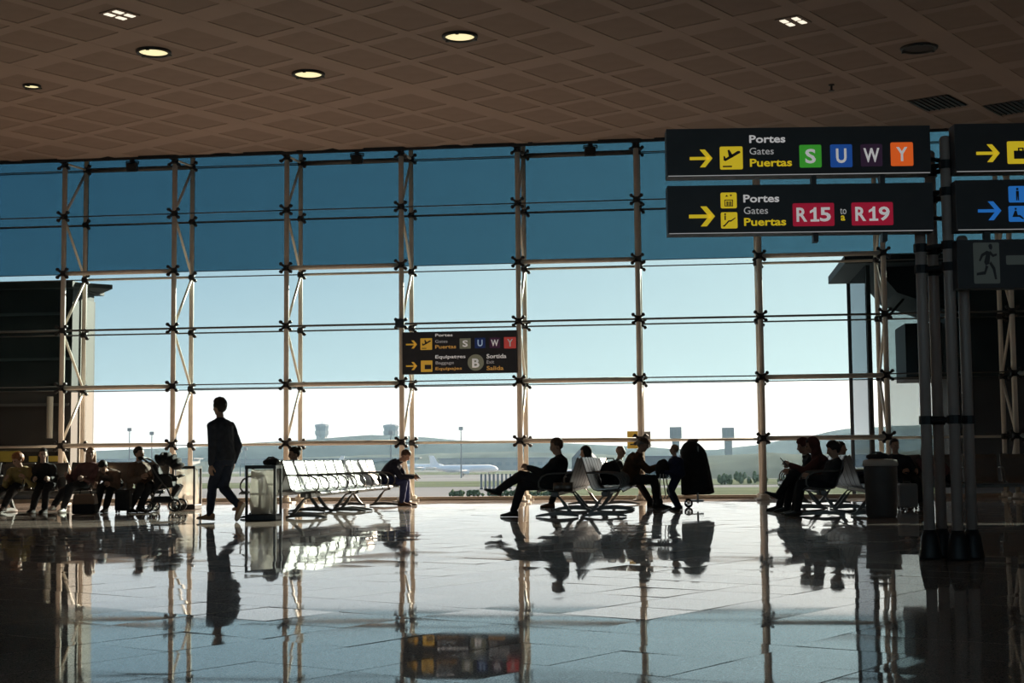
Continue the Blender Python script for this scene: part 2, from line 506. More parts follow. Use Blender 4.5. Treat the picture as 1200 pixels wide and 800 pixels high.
for cx, cy, Q, whole in near_pan:
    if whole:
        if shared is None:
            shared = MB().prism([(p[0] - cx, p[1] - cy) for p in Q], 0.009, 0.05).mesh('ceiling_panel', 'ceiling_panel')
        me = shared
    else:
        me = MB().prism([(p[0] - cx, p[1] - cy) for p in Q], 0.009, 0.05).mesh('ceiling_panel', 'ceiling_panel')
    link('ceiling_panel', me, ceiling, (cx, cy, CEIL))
if far_panels.v:
    o = far_panels.build('ceiling_panel_field', 'ceiling_panel', ceiling); o['kind'] = 'stuff'
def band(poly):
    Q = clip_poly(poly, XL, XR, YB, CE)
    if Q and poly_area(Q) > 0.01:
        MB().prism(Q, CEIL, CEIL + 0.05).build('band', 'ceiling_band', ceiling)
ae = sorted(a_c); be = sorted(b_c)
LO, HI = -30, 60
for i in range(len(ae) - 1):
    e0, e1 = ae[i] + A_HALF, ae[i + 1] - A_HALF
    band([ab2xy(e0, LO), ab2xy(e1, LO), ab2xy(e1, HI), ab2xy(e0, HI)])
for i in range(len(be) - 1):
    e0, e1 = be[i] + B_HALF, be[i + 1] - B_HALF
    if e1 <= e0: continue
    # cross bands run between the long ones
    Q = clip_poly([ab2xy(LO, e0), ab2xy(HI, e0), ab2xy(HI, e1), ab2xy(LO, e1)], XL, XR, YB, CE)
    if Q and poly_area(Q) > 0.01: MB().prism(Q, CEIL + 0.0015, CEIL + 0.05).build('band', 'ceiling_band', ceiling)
MB().box2((XL, CE - 0.002, CEIL - 0.05), (XR, CE + 0.07, CEIL + 0.5)).build('edge_profile', 'black', ceiling)

struct(MB().box2((XL - 0.3, YB, -0.3), (XL, GY + 0.3, CEIL + 1.4)).build('wall_left', 'wall_dark'))
struct(MB().box2((XR, YB, -0.3), (XR + 0.3, GY + 0.3, CEIL + 1.4)).build('wall_right', 'wall_dark'))
# unseen long side behind the camera; its window is added for fill light
WX0, WX1, WZ0, WZ1 = XL + 1.5, XR - 1.5, 0.6, 6.6
struct(MB().box2((XL - 0.3, YB - 0.3, -0.3), (XR + 0.3, YB, WZ0)).box2((XL - 0.3, YB - 0.3, WZ1), (XR + 0.3, YB, CEIL + 1.4)).box2((XL - 0.3, YB - 0.3, WZ0), (WX0, YB, WZ1)).box2((WX1, YB - 0.3, WZ0), (XR + 0.3, YB, WZ1)).build('wall_front', 'wall_dark'))
win = struct(MB().box2((WX0, YB - 0.18, WZ0), (WX1, YB - 0.08, WZ0 + 0.08)).box2((WX0, YB - 0.18, WZ1 - 0.08), (WX1, YB - 0.08, WZ1)).build('fill_window', 'sill'))
nw = 10; ww = (WX1 - WX0) / nw
for k in range(nw):
    MB().box2((WX0 + k * ww + 0.04, YB - 0.14, WZ0 + 0.08), (WX0 + (k + 1) * ww - 0.04, YB - 0.12, WZ1 - 0.08)).build('pane', 'glass_light_tint', win)
    MB().box2((WX0 + k * ww - 0.04, YB - 0.18, WZ0 + 0.08), (WX0 + k * ww + 0.04, YB - 0.08, WZ1 - 0.08)).build('mullion', 'tube', win)
struct(MB().box2((XL - 0.3, CE + 0.07, 8.75), (XR + 0.3, GY + 0.6, CEIL + 1.4)).build('trim_1', 'wall_dark'))

# unseen roof slab added beyond the ceiling edge to shade the hall floor
struct(MB().box2((XL - 6, GY + 0.6, 11.2), (XR + 6, GY + 15.0, 11.6)).box2((XL - 6, GY + 0.25, 8.9), (XR + 6, GY + 0.6, 11.6)).build('added_shade_roof', 'wall_dark'))
# ------------------------------------------------------------------ glazed facade
wall_back = struct(MB().box2((XL, GY - 0.16, -0.02), (XR, GY + 0.14, 0.045)).box2((XL, GY - 0.05, 0.045), (XR, GY + 0.07, 0.075)).build('wall_back', 'sill'))
COLS = list(range(-3, 12))
rows = [(0.085, 1.245, 'glass_clear'), (1.257, 2.475, 'glass_clear'), (2.487, 3.745, 'glass_light_tint'), (3.757, 5.145, 'glass_light_tint'),
        (5.155, 6.245, 'glass_dark_tint'), (6.257, 7.49, 'glass_dark_tint'), (7.502, 8.74, 'glass_dark_tint')]
pane_me = {}
for z0, z1, gm in rows:
    pane_me[z0] = MB().box2((0.006, -0.009, z0), (S - 0.006, 0.009, z1)).mesh('pane', gm)
for i in COLS[:-1]:
    for z0, z1, gm in rows:
        link('pane', pane_me[z0], wall_back, (FX0 + i * S, GY, 0))
joint_me = MB().box2((0, -0.011, 0), (0.016, 0.011, 8.66)).mesh('joint', 'black')
for i in COLS: link('joint', joint_me, wall_back, (FX0 + i * S - 0.008, GY, 0.08))
for (z0, z1, g1), (z2, z3, g2) in zip(rows, rows[1:]):
    MB().box2((FX0 + COLS[0] * S, GY - 0.010, z1 - 0.003), (min(XR, FX0 + COLS[-1] * S), GY + 0.010, z2 + 0.003)).build('joint', 'black', wall_back)
H = S / 2
rail_me = MB().tube([(0.05, 0, 0), (S - 0.05, 0, 0)], 0.048, 10).mesh('rail', 'tube', True)
dark_rail_me = MB().tube([(0.05, 0, 0), (S - 0.05, 0, 0)], 0.055, 10).mesh('rail', 'cable', True)
thin_rail_me = MB().tube([(0.05, 0, 0), (S - 0.05, 0, 0)], 0.028, 8).mesh('rail', 'tube', True)
cable_me = MB().tube([(0.05, 0, 0), (S - 0.05, 0, 0)], 0.013, 6).mesh('cable', 'cable', True)
thick_cable_me = MB().tube([(0.05, 0, 0), (S - 0.05, 0, 0)], 0.022, 6).mesh('cable', 'cable', True)
for i in COLS[:-1]:
    x = FX0 + i * S; odd = i % 2 == 0
    def R(me, y, z, n): link(n, me, wall_back, (x, y, z))
    if odd:
        R(dark_rail_me, RY, 6 * H, 'rail'); R(rail_me, FY, 4 * H, 'rail'); R(thin_rail_me, RY, 4 * H, 'rail')
        R(rail_me, FY, 2 * H, 'rail'); R(rail_me, FY, 1 * H, 'rail')
    else:
        R(cable_me, RY, 6 * H, 'cable'); R(cable_me, RY, 4 * H, 'cable'); R(cable_me, RY, 2 * H, 'cable')
        R(cable_me, FY, 2 * H + 0.03, 'cable'); R(thin_rail_me, RY, 1 * H, 'rail')
    R(cable_me, FY, 5 * H, 'cable'); R(cable_me, RY, 5 * H, 'cable')
    R(thick_cable_me, FY, 3 * H, 'cable'); R(cable_me, RY, 3 * H, 'cable')

# truss masts
def spider(side=0):
    mb = MB()
    mb.lathe([(0.06, -0.06), (0.075, -0.03), (0.075, 0.03), (0.06, 0.06)], n=10)
    for sx in ((-1, 1) if side == 0 else (side,)):
        for sz in (-1, 1):
            mb.tube([(0, -0.04, 0), (sx * 0.06, -0.07, sz * 0.05), (sx * 0.10, -0.075, sz * 0.08)], [0.030, 0.026, 0.024], 6)
            mb.lathe([(0.030, -0.115), (0.038, -0.10), (0.038, -0.045), (0.030, -0.035)], (sx * 0.105, 0, sz * 0.085), 8, axis='y')
    return mb
front_clamp = spider().mesh('clamp', 'black', True)
rear_clamp = spider(1).mesh('clamp', 'black', True)
proto_mb = {
 'front_tube': MB().lathe([(0.055, 0), (0.055, CEIL - 0.002)], n=12).mesh('front_tube', 'tube', True),
 'rear_tube': MB().lathe([(0.050, 0), (0.050, 8.7)], n=12).mesh('rear_tube', 'tube', True),
 'base_plate': MB().box((0, 0.03, 0.012), (0.34, 0.34, 0.024)).lathe([(0.11, 0.02), (0.10, 0.10), (0.062, 0.12)], (0, 0, 0), 12).mesh('base_plate', 'tube'),
}
D = RY - FY
brace_me = []
nodes = [(D, 0), (0, H), (D, 2 * H), (0, 3 * H), (D, 4 * H), (0, 5 * H), (D, 6 * H), (0, CEIL - 0.01)]
for (y0, z0), (y1, z1) in zip(nodes, nodes[1:]):
    if z1 - z0 < 0.1: continue
    brace_me.append(MB().tube([(0, y0, z0 + 0.03), (0, y1, z1 - 0.03)], 0.030, 8).mesh('brace', 'tube', True))
brace_me.append(MB().tube([(0, D, 6 * H + 0.02), (0, 0.05, 7.44)], 0.026, 8).mesh('brace', 'tube', True))
ORD = {0: 'first', 1: 'second', 2: 'third', 3: 'fourth', 4: 'fifth', 5: 'sixth', 6: 'seventh', 7: 'eighth', 8: 'ninth'}
EXTRA = {0: 'in front of the beige outer pier', 1: 'above the pale bin beside the pushchair', 2: 'behind the sunlit steel bench', 3: 'holding the left edge of the small sign',
         4: 'holding the right edge of the small sign', 5: 'over the seated reader with the cap', 6: 'standing between the last two bright bays', 7: 'in front of the smoked glass porch', 8: 'in the dark right bay'}
for i in range(-2, 11):
    lb = ('slender steel truss mast, %s from the left, %s' % (ORD[i], EXTRA[i])) if i in ORD else ('slender steel truss mast %s the %s edge of the picture' % ('just outside' if i in (-1, 9) else 'well outside', 'left' if i < 0 else 'right'))
    t = thing('truss_mast', lb, 'mast', (FX0 + i * S, FY, 0), group='truss masts of the window wall')
    link('front_tube', proto_mb['front_tube'], t); link('rear_tube', proto_mb['rear_tube'], t, (0, D, 0))
    link('base_plate', proto_mb['base_plate'], t); link('base_plate', proto_mb['base_plate'], t, (0, D, 0))
    for b in brace_me: link('brace', b, t)
    for k in range(1, 6): link('clamp', front_clamp, t, (0, 0, k * H))
    link('clamp', front_clamp, t, (0, 0, 7.40))
    for k in range(1, 7): link('clamp', rear_clamp, t, (0, D, k * H))
# floodlights under the ceiling edge, one above every second bay
for k, i in enumerate((0, 2, 4)):
    t = thing('floodlight', 'small black floodlight under the ceiling edge, %s of three from the left' % ('first', 'second', 'third')[k], 'floodlight', (FX0 + (i + 0.62) * S, FY - 0.03, CEIL - 0.05), group='floodlights at the ceiling edge')
    MB().box((0, 0, -0.02), (0.10, 0.08, 0.04)).tube([(-0.14, 0, -0.02), (-0.14, -0.02, -0.10)], 0.012, 6).tube([(0.14, 0, -0.02), (0.14, -0.02, -0.10)], 0.012, 6).tube([(-0.14, 0, -0.02), (0.14, 0, -0.02)], 0.012, 6).build('bracket', 'black', t)
    MB().box((0, -0.02, -0.15), (0.24, 0.12, 0.20), Matrix.Rotation(0.35, 3, 'X')).build('housing', 'black', t, bevel=0.015)
    MB().box((0, -0.085, -0.17), (0.20, 0.01, 0.15), Matrix.Rotation(0.35, 3, 'X')).build('lens', 'black_gloss', t)
t = thing('junction_box', 'square black box clamped to the fourth mast above the small sign', 'box', (FX0 + 3 * S - 0.01, FY - 0.12, 3 * H))
MB().box((0, 0, 0), (0.19, 0.12, 0.19)).build('housing', 'black', t, bevel=0.01)
MB().box((0, -0.062, 0), (0.15, 0.008, 0.15)).build('cover', 'black_gloss', t)

# ------------------------------------------------------------------ outside
GZ = -5.0
struct(MB().box2((-4000, GY + 1.2, GZ - 1), (4000, 6000, GZ)).build('ground', 'apron'))
def strip(x0, x1, y0, y1, m, nm, lb):
    o = MB().box2((x0, y0, GZ), (x1, y1, GZ + 0.06)).build(nm, m); struct(o); return o
strip(-900, 500, 330, 420, 'grass_strip', 'ground_grass', '')
strip(-900, 500, 620, 800, 'grass_strip', 'ground_grass', '')
strip(-30, 500, 232, 300, 'grass_strip', 'ground_grass', '')
# hills: ridge lines at their own distance, each a solid ridge with depth
def ridge(pts, y0, depth, m, seed):
    rr = random.Random(seed); n = 60; rings = []
    xs = [p[0] for p in pts]; zs = [p[1] for p in pts]
    prof = ((0, 0.0), (0.12, 0.35), (0.25, 0.62), (0.38, 0.85), (0.5, 1.0), (0.75, 0.7), (1, 0.0))
    for k in range(n + 1):
        x = xs[0] + (xs[-1] - xs[0]) * k / n
        z = float(np.interp(x, xs, zs)); ring = []
        for t, h in prof:
            hh = (z - GZ) * h
            ring.append((x + rr.uniform(-1, 1) * 2, y0 + depth * t, GZ - 0.5 + hh + (rr.uniform(-1, 1) * 0.05 * (z - GZ) if 0 < h < 1 else rr.uniform(-.3, .3) * (h > 0))))
        rings.append(ring)
    mb = MB(); mb.rings(rings, False, 0, closed=False)
    mb.rings([[r[0] for r in rings], [r[-1] for r in rings]], False, closed=False)
    return mb, m
def hill(pts, y0, depth, m, seed, nm='hill'):
    mb, m = ridge(pts, y0, depth, m, seed)
    o = mb.build(nm, m, smooth=True); struct(o); return o
hill([(-1400, 8), (-560, 13), (-440, 16), (-330, 22), (-274, 25.5), (-235, 23), (-190, 18), (-145, 17.6), (-90, 15), (-40, 12), (0, 9), (200, 8)], 1150, 240, 'hill', 1)
hill([(-60, -2), (-20, 3), (10, 6.5), (35, 10.2), (60, 13), (95, 19), (131, 25), (170, 27), (300, 30), (700, 20)], 1120, 260, 'hill', 2)
hill([(-30, -4), (-8, 0.4), (10, 2.6), (26, 3.2), (48, 2.2), (90, 4), (200, 3)], 430, 120, 'hill_dark', 3)
hill([(-400, 1), (-300, 4), (-220, 6), (-120, 7.5), (-60, 5), (-20, 3), (40, 2)], 960, 120, 'hill_dark', 4)

def tower(x, y, w, ztop, lb, round_cab=True):
    t = thing('control_tower', lb, 'tower', (x, y, GZ))
    h = ztop - GZ
    MB().box((0, 0, h * 0.36), (w * 0.66, w * 0.66, h * 0.72)).build('shaft', 'far_wall', t)
    MB().lathe([(w * 0.36, h * 0.70), (w * 0.50, h * 0.76), (w * 0.52, h * 0.84)], n=8).build('gallery', 'far_wall', t)
    MB().lathe([(w * 0.46, h * 0.84), (w * 0.52, h * 0.94)], n=8).build('cab_window', 'far_glass', t)
    MB().lathe([(w * 0.55, h * 0.94), (w * 0.50, h * 0.98), (w * 0.1, h)], n=8).tube([(0, 0, h), (0, 0, h * 1.05)], w * 0.02, 5).build('roof', 'far_roof', t)
    return t
def water_tower(x, y, w, ztop, lb):
    t = thing('signal_tower', lb, 'tower', (x, y, GZ)); h = ztop - GZ
    MB().box((0, 0, h * 0.36), (w * 0.62, w * 0.62, h * 0.72)).build('shaft', 'far_wall', t)
    MB().box((0, 0, h * 0.73), (w * 0.8, w * 0.8, h * 0.05)).build('collar', 'far_wall', t)
    MB().box((0, 0, h * 0.87), (w, w, h * 0.25)).build('head_block', 'far_roof', t)
    for k in (-1, 0, 1): MB().box((k * w * 0.3, -w * 0.505, h * 0.87), (w * 0.2, 0.1, h * 0.14)).build('window', 'far_glass', t)
    return t
tower(-330.3, 1300, 12.4, 35.8, 'squat pale control tower on the hill, left of the two above the steel bench', False)
tower(-266.6, 1300, 13.6, 34.6, 'pale control tower with flared glazed cab beside the fourth mast')
water_tower(-6.3, 700, 5.6, 16.0, 'square-headed tower on a pale shaft behind the standing child')
water_tower(18.3, 700, 5.6, 15.4, 'square-headed tower on a pale shaft alone in the next bay')
def pole(x, y, z, lb):
    t = thing('light_pole', lb, 'light pole', (x, y, GZ), group='apron light poles'); h = z - GZ
    MB().tube([(0, 0, 0), (0, 0, h)], [0.30, 0.16], 6).build('mast', 'far_wall', t)
    MB().box((0, 0, h), (1.5, 0.5, 1.2)).build('lamp_head', 'far_wall', t)
pole(-196.7, 500, 13.0, 'tallest of the apron light poles, left of the pushchair')
pole(-191.5, 620, 7.0, 'short apron light pole between the two taller ones above the bearded man')
pole(-188.5, 500, 11.6, 'second tall apron light pole, above the pushchair')
pole(-200.0, 640, 6.0, 'short apron light pole left of the second mast')
pole(-172.5, 480, 12.0, 'apron light pole just right of the second mast')
pole(-78.0, 500, 12.0, 'lone apron light pole left of the fifth mast')
pole(-98.5, 480, 10.5, 'apron light pole just right of the fourth mast')
def airplane(x, y, L, rz, tailm, lb):
    t = thing('airplane', lb, 'airplane', (x, y, GZ), rz, group='parked airplanes')
    r = L * 0.055; zc = r * 2.0
    MB().tube([(-L * .5, 0, zc + r * .5), (-L * .4, 0, zc + r * .3), (-L * .25, 0, zc), (L * .38, 0, zc), (L * .46, 0, zc - r * .1), (L * .5, 0, zc - r * .3)], [r * .15, r * .55, r, r, r * .7, r * .15], 10).build('fuselage', 'plane_white', t, True)
    MB().prism([(-L * .5, zc + r * .4), (-L * .36, zc + r * .6), (-L * .46, zc + r * 3.6), (-L * .53, zc + r * 3.6)], -0.15, 0.15, 'y').build('tail_fin', tailm, t)
    for s in (-1, 1):
        MB().prism([(L * .1, 0), (-L * .05, 0), (-L * .18, s * L * .46), (-L * .12, s * L * .46)], zc - r * .5, zc - r * .3).build('wing', 'plane_white', t)
        MB().prism([(-L * .40, 0), (-L * .47, 0), (-L * .52, s * L * .17), (-L * .47, s * L * .17)], zc + r * .4, zc + r * .5).build('stabilizer', 'plane_white', t)
        MB().lathe([(r * .35, -L * .04), (r * .45, 0), (r * .4, L * .05)], (0, s * L * .16, zc - r), 8, axis='x').build('engine', 'plane_white', t)
        MB().tube([(-L * .02, s * r, 0), (-L * .02, s * r, zc)], r * .12, 5).build('landing_gear', 'far_roof', t)
    MB().tube([(L * .36, 0, 0), (L * .36, 0, zc)], r * .12, 5).build('nose_gear', 'far_roof', t)
airplane(-157, 860, 26, math.radians(10), 'plane_white', 'white airplane with tall fin beside the young man with a phone')
airplane(-300, 560, 30, math.radians(200), 'plane_white', 'white airplane parked left behind the walking man')
airplane(-205, 520, 30, math.radians(30), 'plane_white', 'white airplane parked just left of the third mast')
airplane(-165, 640, 28, math.radians(160), 'plane_white', 'white airplane parked behind the steel bench')
airplane(-29, 420, 18, math.radians(190), 'plane_red', 'white airplane with red fin behind the man with crossed legs')
airplane(-86, 560, 26, math.radians(15), 'plane_white', 'white airplane parked left of the fifth mast')
def building(x, y, w, d, h, lb, pitched=False, wm='far_wall'):
    t = thing('far_building', lb, 'building', (x, y, GZ))
    MB().box((0, 0, h / 2), (w, d, h)).build('wall', wm, t)
    if pitched: MB().prism([(-w * .52, h), (w * .52, h), (0, h * 1.55)], -d * .52, d * .52, 'y').build('roof', 'far_roof', t)
    else: MB().box((0, 0, h + 0.3), (w * 1.03, d * 1.03, 0.6)).build('roof', 'far_roof', t)
    n = max(3, int(w / 5))
    for k in range(n): MB().box((-w / 2 + (k + .5) * w / n, -d / 2 - .05, h * .55), (w / n * .6, .2, h * .3)).build('window', 'far_glass', t)
building(-28.5, 402, 6, 14, 6.2, 'grey pitched hangar right of the crossed-leg man', True)
building(-6, 460, 22, 14, 6.3, 'low flat-roofed shed behind the man in the brown jacket')
building(-250, 1000, 130, 20, 8, 'long pale terminal block below the hill behind the steel bench')
building(-118, 900, 70, 16, 7, 'long low hall left of the fifth mast')
building(-420, 1000, 150, 20, 9, 'long low hall far left behind the bench with the bearded man')
for k in range(8):
    tt = thing('cargo_trailer', 'dark upright cargo trailer on the apron, %s of eight from the left' % ('first', 'second', 'third', 'fourth', 'fifth', 'sixth', 'seventh', 'last')[k], 'trailer', (-42.6 + k * 0.86, 300, GZ), group='cargo trailers on the apron')
    MB().box((0, 0, 0.25), (0.5, 1.4, 0.12)).build('deck', 'far_roof', tt)
    MB().box((0, 0, 1.7), (0.42, 0.2, 2.9)).build('upright', 'far_glass', tt)
    MB().lathe([(0.2, -0.3), (0.2, 0.3)], (0, 0, 0.2), 8, axis='x').build('axle', 'black', tt)
# hedge and shrubs beyond the sill
def shrub(x, y, z, w, h, lb, seed):
    rr = random.Random(seed); mb = MB()
    for k in range(16):
        mb.ell((rr.uniform(-.5, .5) * w, rr.uniform(-.5, .5) * w * .4, h * rr.uniform(.25, .7)), (w * rr.uniform(.1, .2), w * .15, h * rr.uniform(.22, .36)), 7, 5, fn=lambda d: rr.uniform(.8, 1.15))
    t = thing('shrub', lb, 'shrub', (x, y, z), group='shrubs beyond the window')
    mb.build('foliage', 'foliage', t)
    MB().tube([(0, 0, 0), (0.05, 0, h * .5)], 0.06, 6).build('stem', 'far_roof', t)
for k in range(6):
    shrub(-37.6 + k * 3.1, 236, GZ, 2.5, 1.25, 'clump of low hedge beyond the sill, %s of six from the left' % ('first', 'second', 'third', 'fourth', 'fifth', 'sixth')[k], 20 + k)
rr = random.Random(5)
for k in range(7):
    shrub(8 + k * 4.0, 330 + rr.uniform(-20, 20), GZ, 3.2, rr.uniform(1.5, 3.0), 'bush on the rough mound outside, %s of seven counting rightward' % ('first', 'second', 'third', 'fourth', 'fifth', 'sixth', 'seventh')[k], 40 + k)

# left wing: dark glazed volume with a sunlit pier
wl = thing('left_wing', 'dark glazed wing outside the left bays with a sunlit beige pier', 'building', (-14.07, 32.2, GZ))
MB().box2((-9, 0.06, 0), (-0.02, 1.28, 9.95)).build('body', 'wing_dark', wl)
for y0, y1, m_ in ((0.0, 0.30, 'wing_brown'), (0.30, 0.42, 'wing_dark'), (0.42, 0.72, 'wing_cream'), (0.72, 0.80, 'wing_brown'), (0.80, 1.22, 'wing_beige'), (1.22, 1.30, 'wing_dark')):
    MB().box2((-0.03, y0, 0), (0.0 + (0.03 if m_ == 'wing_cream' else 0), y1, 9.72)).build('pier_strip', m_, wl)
MB().box2((-9, -0.25, 9.90), (0.10, 1.6, 10.05)).prism([(0.1, -0.1), (0.75, 0.5), (0.1, 1.4)], 9.93, 10.03).build('roof_edge', 'wing_brown', wl)
for k, x in enumerate((-0.18,)): MB().lathe([(0.05, 4.6), (0.05, 9.6)], (x, -0.07, 0), 8).build('pipe', 'tube', wl)
for k in range(5): MB().box2((-9, 0.0, 5.1 + k * 1.05), (-0.06, 0.06, 5.16 + k * 1.05)).build('transom', 'cable', wl)
for k in range(5): MB().box2((-2.6 - k * 1.5, 0.0, 0.1), (-2.53 - k * 1.5, 0.06, 9.8)).build('mullion', 'cable', wl)
MB().lathe([(0.075, 6.45), (0.075, 7.4)], (-0.42, -0.2, 0), 10).build('stub_post', 'wing_cream', wl)
MB().box2((-1.75, -0.10, 5.92), (-1.2, -0.02, 6.17)).build('notice', 'notice_yellow', wl)
MB().box2((-0.95, -0.10, 5.92), (-0.1, -0.07, 6.05)).build('notice', 'notice_yellow', wl)
# right porch: canopy, posts, smoked panes, hanging box, then the dark wing
wr = thing('right_porch', 'smoked glass porch with a dark canopy outside the right bays', 'building', (3.86, 32.25, GZ))
MB().box2((-0.45, -0.15, 10.02), (9, 3.6, 10.20)).prism([(0.75, 9.45), (2.2, 8.9), (9, 8.9), (9, 10.02), (0.3, 10.02)], 0.6, 3.4, 'y').build('canopy', 'wing_dark', wr)
for x, y in ((0.0, 3.4), (0.05, 0.05), (0.42, 3.3)): MB().box2((x - 0.04, y - 0.04, 0), (x + 0.05, y + 0.04, 10.0)).build('post', 'wing_dark', wr)
MB().box2((0.0, 0.15, 4.4), (0.012, 3.3, 10.0)).build('smoked_pane', 'glass_smoked', wr)
MB().box2((0.85, 3.2, 4.4), (2.6, 3.22, 10.0)).build('smoked_pane', 'glass_smoked', wr)
MB().box2((0.95, 1.0, 7.55), (1.9, 2.6, 8.80)).build('duct_box', 'wing_dark', wr)
MB().tube([(0.55, 1.2, 8.9), (1.35, 1.2, 9.8)], 0.03, 6).build('strut', 'wing_dark', wr)
MB().box2((1.75, 0.3, 0), (9, 1.4, 10.0)).build('dark_wing', 'wing_dark', wr)
# warning board stuck to the pane behind the sixth mast
t = thing('warning_board', 'small yellow and grey notice fixed to the glass behind the reader', 'notice', (-1.32, GY - 0.035, 1.08))
MB().box2((0, -0.012, 0), (0.335, 0.02, 0.37)).build('yellow_board', 'board_yellow', t)
MB().box2((0.36, -0.012, 0.02), (0.50, 0.02, 0.36)).build('grey_board', 'far_roof', t)
MB().prism([(0.04, 0.16), (0.15, 0.30), (0.26, 0.16)], -0.016, -0.012, 'y').box2((0.06, -0.016, 0.07), (0.27, -0.012, 0.10)).build('print', 'black', t)

# haze over the airfield
hz = bpy.data.materials.new('haze'); hz.use_nodes = True
nt = hz.node_tree
for n in list(nt.nodes): nt.nodes.remove(n)
ho = nt.nodes.new('ShaderNodeOutputMaterial'); hs = nt.nodes.new('ShaderNodeVolumeScatter')
hs.inputs['Color'].default_value = (0.50, 0.78, 1.0, 1); hs.inputs['Density'].default_value = 0.00014; hs.inputs['Anisotropy'].default_value = 0.2
nt.links.new(hs.outputs[0], ho.inputs['Volume']); MATS['haze'] = hz
o = MB().box2((-2500, 150, GZ - 0.4), (2500, 2600, 45)).build('haze', 'haze'); o['kind'] = 'stuff'
o['label'] = 'pale morning haze lying over the distant airfield'; o['category'] = 'haze'

# ------------------------------------------------------------------ ceiling fittings
def downlight(x, y, r, lb, lit=True):
    t = thing('downlight', lb, 'ceiling light', (x, y, CEIL), group='round ceiling downlights' if lit else None)
    MB().lathe([(r * 0.90, 0.0), (r * 0.92, -0.03), (r * 1.08, -0.03), (r * 1.12, 0.0), (r * 1.1, 0.022)], n=28).build('ring', 'lamp_ring', t, True)
    MB().lathe([(0.01, -0.004), (r * 0.9, -0.004), (r * 0.9, 0.02)], n=28).build('diffuser', 'lamp_glow' if lit else 'vent', t)
    for k in range(3):
        a = k * 2 * PI / 3 + 0.5
        MB().box((math.cos(a) * r * 1.02, math.sin(a) * r * 1.02, -0.035), (0.05, 0.05, 0.015)).build('clip', 'lamp_ring', t)
downlight(-8.50, 22.44, 0.255, 'round glowing ceiling downlight between the small lamp and the twin-row spot')
downlight(-6.38, 24.15, 0.255, 'round glowing ceiling downlight nearest above the third mast')
downlight(-3.46, 22.33, 0.255, 'round glowing ceiling downlight near the middle of the ceiling')
downlight(-11.38, 24.18, 0.14, 'small round glowing ceiling lamp at the far left')
downlight(3.85, 24.11, 0.27, 'dark unlit round ceiling fitting above the right sign', False)
def spot(x, y, lb):
    t = thing('ceiling_spot', lb, 'ceiling light', (x, y, CEIL), TH, group='square ceiling spots')
    MB().box((0, 0, 0.008), (0.95, 0.74, 0.01)).build('plate', 'ceiling_panel', t)
    MB().box((0, 0, -0.006), (0.44, 0.40, 0.016)).build('frame', 'ceiling_panel', t)
    for sx in (-1, 1):
        for sy in (-1, 1): MB().box((sx * 0.105, sy * 0.10, -0.018), (0.15, 0.09, 0.012)).build('lamp', 'spot_glow', t)
spot(-8.27, 20.44, 'square four-lamp ceiling spot at upper left')
spot(1.70, 22.28, 'square four-lamp ceiling spot at upper right')
def vent(x, y, lb):
    t = thing('ceiling_vent', lb, 'vent', (x, y, CEIL), TH, group='dark ceiling vents')
    MB().box((0, 0, 0.012), (1.03, 0.81, 0.024)).build('backing', 'vent', t)
    for k in range(8): MB().box((0, -0.35 + k * 0.1, -0.008), (0.98, 0.03, 0.02)).build('slat', 'lamp_ring', t)
vent(4.78, 28.0, 'dark slatted ceiling vent left of its twin above the right signs')
vent(6.25, 28.61, 'dark slatted ceiling vent at the right edge of the picture')
t = thing('sprinkler', 'tiny sprinkler head on the ceiling left of the vents', 'sprinkler', (2.65, 26.3, CEIL))
MB().lathe([(0.05, 0.0), (0.05, -0.015), (0.018, -0.02), (0.018, -0.10)], n=10).build('stem', 'lamp_ring', t)
MB().lathe([(0.01, -0.10), (0.05, -0.105), (0.05, -0.112), (0.01, -0.115)], n=10).build('deflector', 'lamp_ring', t)

# ------------------------------------------------------------------ signs
def sign_text(parent, s, u0, v0, u1, v1, m, bold=0.02, y=-0.004, name='lettering'):
    """flat lettering fitted into the box (u0,v0)-(u1,v1) on the parent's front face (x right, z up)"""
    cu = bpy.data.curves.new('tmp', 'FONT'); cu.body = s; cu.size = 1.0; cu.offset = bold; cu.extrude = 0.0; cu.resolution_u = 3
    ob = bpy.data.objects.new('tmp', cu); COL.objects.link(ob)
    tgt = link(name, bpy.data.meshes.new(name), parent)
    def done(me):
        n = len(me.vertices); co = np.empty(n * 3); me.vertices.foreach_get('co', co); co = co.reshape(-1, 3)
        lo, hi = co.min(0), co.max(0)
        sx, sy = (u1 - u0) / (hi[0] - lo[0]), (v1 - v0) / (hi[1] - lo[1])
        out = np.empty_like(co)
        out[:, 0] = u0 + (co[:, 0] - lo[0]) * sx; out[:, 1] = y; out[:, 2] = v0 + (co[:, 1] - lo[1]) * sy
        me.vertices.foreach_set('co', out.ravel())
        bm = bmesh.new(); bm.from_mesh(me)
        r = bmesh.ops.extrude_face_region(bm, geom=bm.faces[:])
        for e in r['geom']:
            if isinstance(e, bmesh.types.BMVert): e.co.y += 0.003
        bmesh.ops.recalc_face_normals(bm, faces=bm.faces[:])
        bm.to_mesh(me); bm.free()
        me.materials.clear(); me.materials.append(MATS[m]); me.name = name
        tgt.data = me
    pend(ob, done)
    return tgt
def plate(parent, u0, v0, u1, v1, m, name='panel', y=0.0, r=0.012):
    P = []
    for cx, cy, a0 in ((u1 - r, v1 - r, 0), (u0 + r, v1 - r, 90), (u0 + r, v0 + r, 180), (u1 - r, v0 + r, 270)):
        for k in range(4):
            a = math.radians(a0 + k * 30); P.append((cx + r * math.cos(a), cy + r * math.sin(a)))
    return MB().prism(P, y - 0.003, y, 'y').build(name, m, parent)
def flat(parent, polys, m, name, y=-0.004):
    mb = MB()
    for P in polys: mb.prism(P, y - 0.0025, y, 'y')
    return mb.build(name, m, parent)
